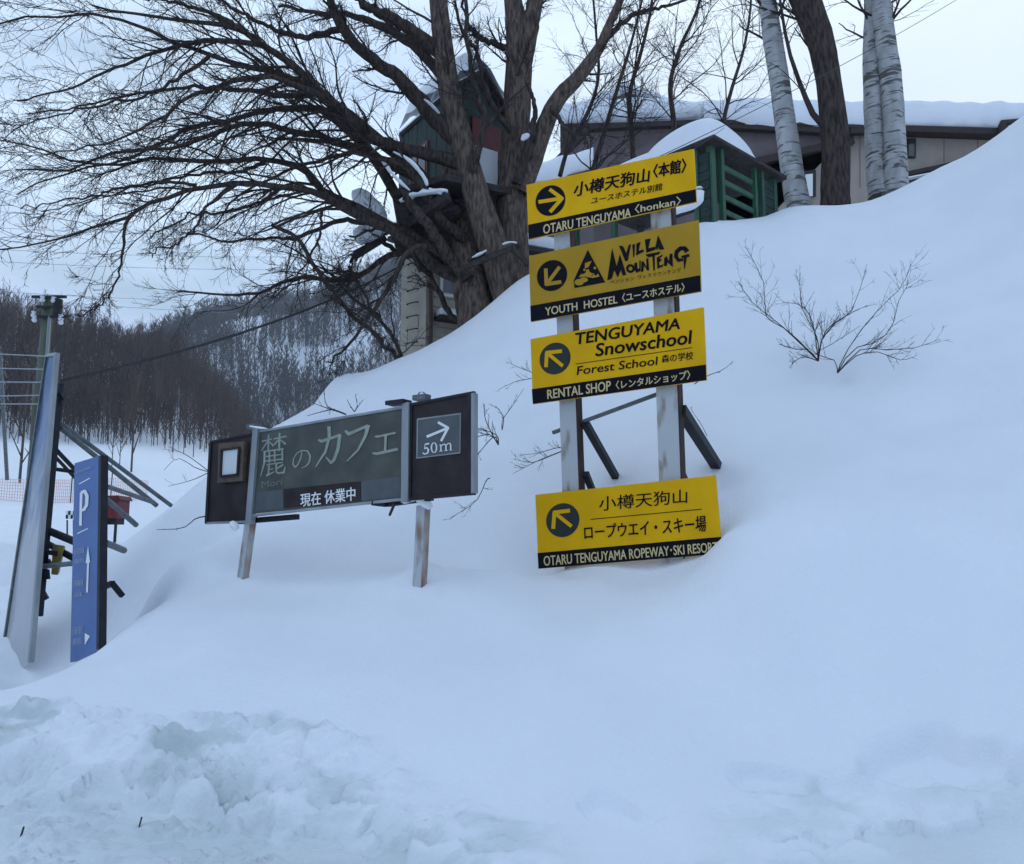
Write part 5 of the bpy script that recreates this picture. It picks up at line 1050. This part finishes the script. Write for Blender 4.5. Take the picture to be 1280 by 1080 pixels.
# ================================================================ valley things
up_ = thing('utility_pole', 'mossy green utility pole with crossarm and white insulators behind the hoarding', 'pole', W(44, 575, 26))
mb = MB(); mb.tube([W(42,600,26), W(61,371,26)], np.array([.20, .15]), 12); part('shaft', mb, M['pole_green'], up_, smooth=True)
mb = MB(); mb.tube([W(57,470,25.8), W(62,395,25.8)], .05, 6); part('cable_riser', mb, M['pale_wire'], up_)
for y, x0, x1 in ((371,40,83),(384,46,78),(396,42,76)): mb = MB(); mb.bar(W(x0, y, 25.8), W(x1, y, 25.8), .08); part('crossarm', mb, M['dark_steel'], up_)
for x, y in ((42,393),(43,399),(76,397),(76,402),(67,375),(53,374)):
    mb = MB(); c = W(x, y, 25.7); mb.tube([c - H * .09, c - H * .03, c + H * .03, c + H * .09], np.array([.05, .09, .05, .08]), 8); part('insulator', mb, M['insulator'], up_, smooth=True)
mb = MB(); c = W(72, 384, 25.8); mb.tube([c - H * .25, c + H * .25], .14, 12); part('transformer', mb, M['dark_steel'], up_)
g2 = thing('marker_post', 'short green post in front of the utility pole foot', 'post', W(44, 570, 20)); mb = MB(); mb.tube([W(44,575,20), W(47,478,20)], .11, 10); part('shaft', mb, M['pole_green'], g2, smooth=True)
mb = MB(); mb.tube([W(50.5,575,20), W(53,476,20)], .035, 6); part('conduit', mb, M['pale_wire'], g2)
pole('thin_pole', 'thin pale leaning pole at the very left edge of the view', [W(9,600,32), W(0,440,32)], .07, 'grey_steel', 'pole')
def wire(lab, a_, b_, sag=0, r=.012, m_='wire', grp=None):
    a_, b_ = W(*a_), W(*b_); p_ = [a_ + (b_ - a_) * t - A(0, 0, sag * 4 * t * (1 - t)) for t in np.linspace(0, 1, 12)]
    mb = MB(); mb.tube(p_, r, 5); o = single('overhead_wire', mb, M[m_], lab, 'wire')
    if grp: o['group'] = grp
for i, (y0, y1) in enumerate(((440,446),(459,462),(477,478),(496,494),(505,505))):
    wire(['highest', 'second', 'third', 'fourth', 'lowest'][i] + ' of the pale level wires running to the hoarding top', (-60, y0, 14), (74 - i * 4, y1, 10.3), 0, .009, 'pale_wire', 'pale wires at the hoarding')
wire('thick black cable sagging from the hoarding to the cream house', (76,476,10.2), (505,330,18.9), .25, .022)
wire('black service wire rising over the top yellow board into the sky', (738,236,9), (1195,0,14), .1, .005)
wire('second thin wire just under the black service wire by the green hut', (770,240,9.2), (905,160,12), .05, .004)
for k, (y0, y1) in enumerate(((263,268),(283,290),(310,318),(325,334),(362,376),(368,395))):
    wire('faint power line across the left sky, ' + ['topmost', 'second from top', 'third from top', 'fourth from top', 'just above the pole', 'lowest, passing the pole top'][k], (-40, y0, 60), (480, y1, 95), .5, .018, 'pale_wire', 'faint power lines in the sky')
# net fence
fn = thing('net_fence', 'faded orange safety net strung on thin posts across the ski field', 'fence', W(90, 640, 60))
vs = []; mb = MB()
tops = [(-30,598,58),(40,600,58),(90,600,60),(140,598,62),(185,601,66)]
for i in range(len(tops) - 1):
    a_, b_ = W(*tops[i]), W(*tops[i + 1]); za, zb_ = vz(a_[0], a_[1]), vz(b_[0], b_[1])
    for t in np.linspace(0, 1, 22):
        p_ = a_ + (b_ - a_) * t; z0 = za + (zb_ - za) * t; mb.bar(A(p_[0], p_[1], z0), A(p_[0], p_[1], p_[2]), .03)
    for k in range(8): t = k / 7; mb.bar(A(a_[0], a_[1], za + (a_[2] - za) * t), A(b_[0], b_[1], zb_ + (b_[2] - zb_) * t), .035)
    q = MB(); q.tube([A(a_[0], a_[1], za - .3), a_ + A(0, 0, .4)], .04, 6); part('post', q, M['dark_steel'], fn)
part('net', mb, M['net'], fn, kind='stuff')
rh = thing('red_hut', 'small red box hut on thin legs behind the parking board', 'hut', W(140, 668, 24))
c = W(139, 637, 24); mb = MB(); mb.box(c, A(1, 0, 0), H, A(0, 1, 0), .36, .26, .35); part('body', mb, M['hut_red'], rh)
mb = MB(); mb.poly([c + A(-.42, -.4, .26), c + A(.42, -.4, .26), c + A(.36, -.4, .38), c + A(-.3, -.4, .36)], A(0, -1, 0), .8); part('roof', mb, M['red_paint'], rh)
mb = MB(); mb.box(c - A(0, 0, .34), A(1, 0, 0), H, A(0, 1, 0), .28, .08, .25); part('underframe', mb, M['dark_steel'], rh)
for sx in (-.32, 0, .3):
    mb = MB(); mb.bar(c + A(sx, -.3, -.25), c + A(sx, -.3, -.25 - (c[2] - .26 - vz(c[0], c[1])) - .1), .06); part('leg', mb, M['dark_steel'], rh)
ck = thing('marker_board', 'small chequered black and white board on the snow field beyond the hoarding', 'sign', W(87, 655, 30))
for i in range(4):
    for k in range(2):
        mb = MB(); mb.box(W(84 + i * 3, 641 + k * 5, 30), A(1, 0, 0), H, A(0, 1, 0), .043, .07, .02); part('panel', mb, M['dark_steel'] if (i + k) % 2 else M['white_letter'], ck)
for x in (84, 92): mb = MB(); mb.bar(W(x, 650, 30.05), W(x, 668, 30.05), .04); part('leg', mb, M['dark_steel'], ck)
lc_ = thing('lift_cabin', 'tiny white lift station box at the foot of the wood', 'cabin', W(173, 522, 150))
mb = MB(); mb.box(W(173,513,150), A(1, 0, 0), H, A(0, 1, 0), .75, .25, .6); part('body', mb, M['insulator'], lc_)
mb = MB(); mb.box(W(173,517,149.8), A(1, 0, 0), H, A(0, 1, 0), .7, .25, .6); part('window', mb, M['glass'], lc_)
mb = MB(); mb.box(W(173,521.5,150), A(1, 0, 0), H, A(0, 1, 0), .55, .3, .6); part('base', mb, M['insulator'], lc_)
mb = MB(); mb.bar(W(173,524,150), W(173,560,150), .3); part('pylon', mb, M['grey_steel'], lc_)
# bits of debris on the road snow
for i, (px, py, Y, lab) in enumerate(((176,988,4.75,'dark scrap of bark on the packed snow near the broken edge'),(27,1024,4.5,'tiny dark twig scrap at the lower left on the packed snow'))):
    x, y = W(px, py, Y)[:2]; z = hz(x, y); mb = MB(); mb.bar(A(x, y, z - .01), A(x + .012, y + .004, z + .05), .014, .008); single('bark_scrap', mb, M['bark_dark'], lab, 'debris')

# ---------------------------------------------------------------- thin winter haze
hzm = bpy.data.materials.new('haze'); hzm.use_nodes = True; nt = hzm.node_tree; nt.nodes.clear(); o_ = nt.nodes.new('ShaderNodeOutputMaterial'); pv = nt.nodes.new('ShaderNodeVolumePrincipled')
pv.inputs['Color'].default_value = (.9, .94, 1, 1); pv.inputs['Density'].default_value = .00042; nt.links.new(pv.outputs[0], o_.inputs['Volume'])
mb = MB(); mb.hexa([A(-3100, -3100, -2.5), A(3100, -3100, -2.5), A(3100, 3100, -2.5), A(-3100, 3100, -2.5)], [A(-3100, -3100, 300), A(3100, -3100, 300), A(3100, 3100, 300), A(-3100, 3100, 300)])
part('haze', mb, hzm, None, kind='stuff')
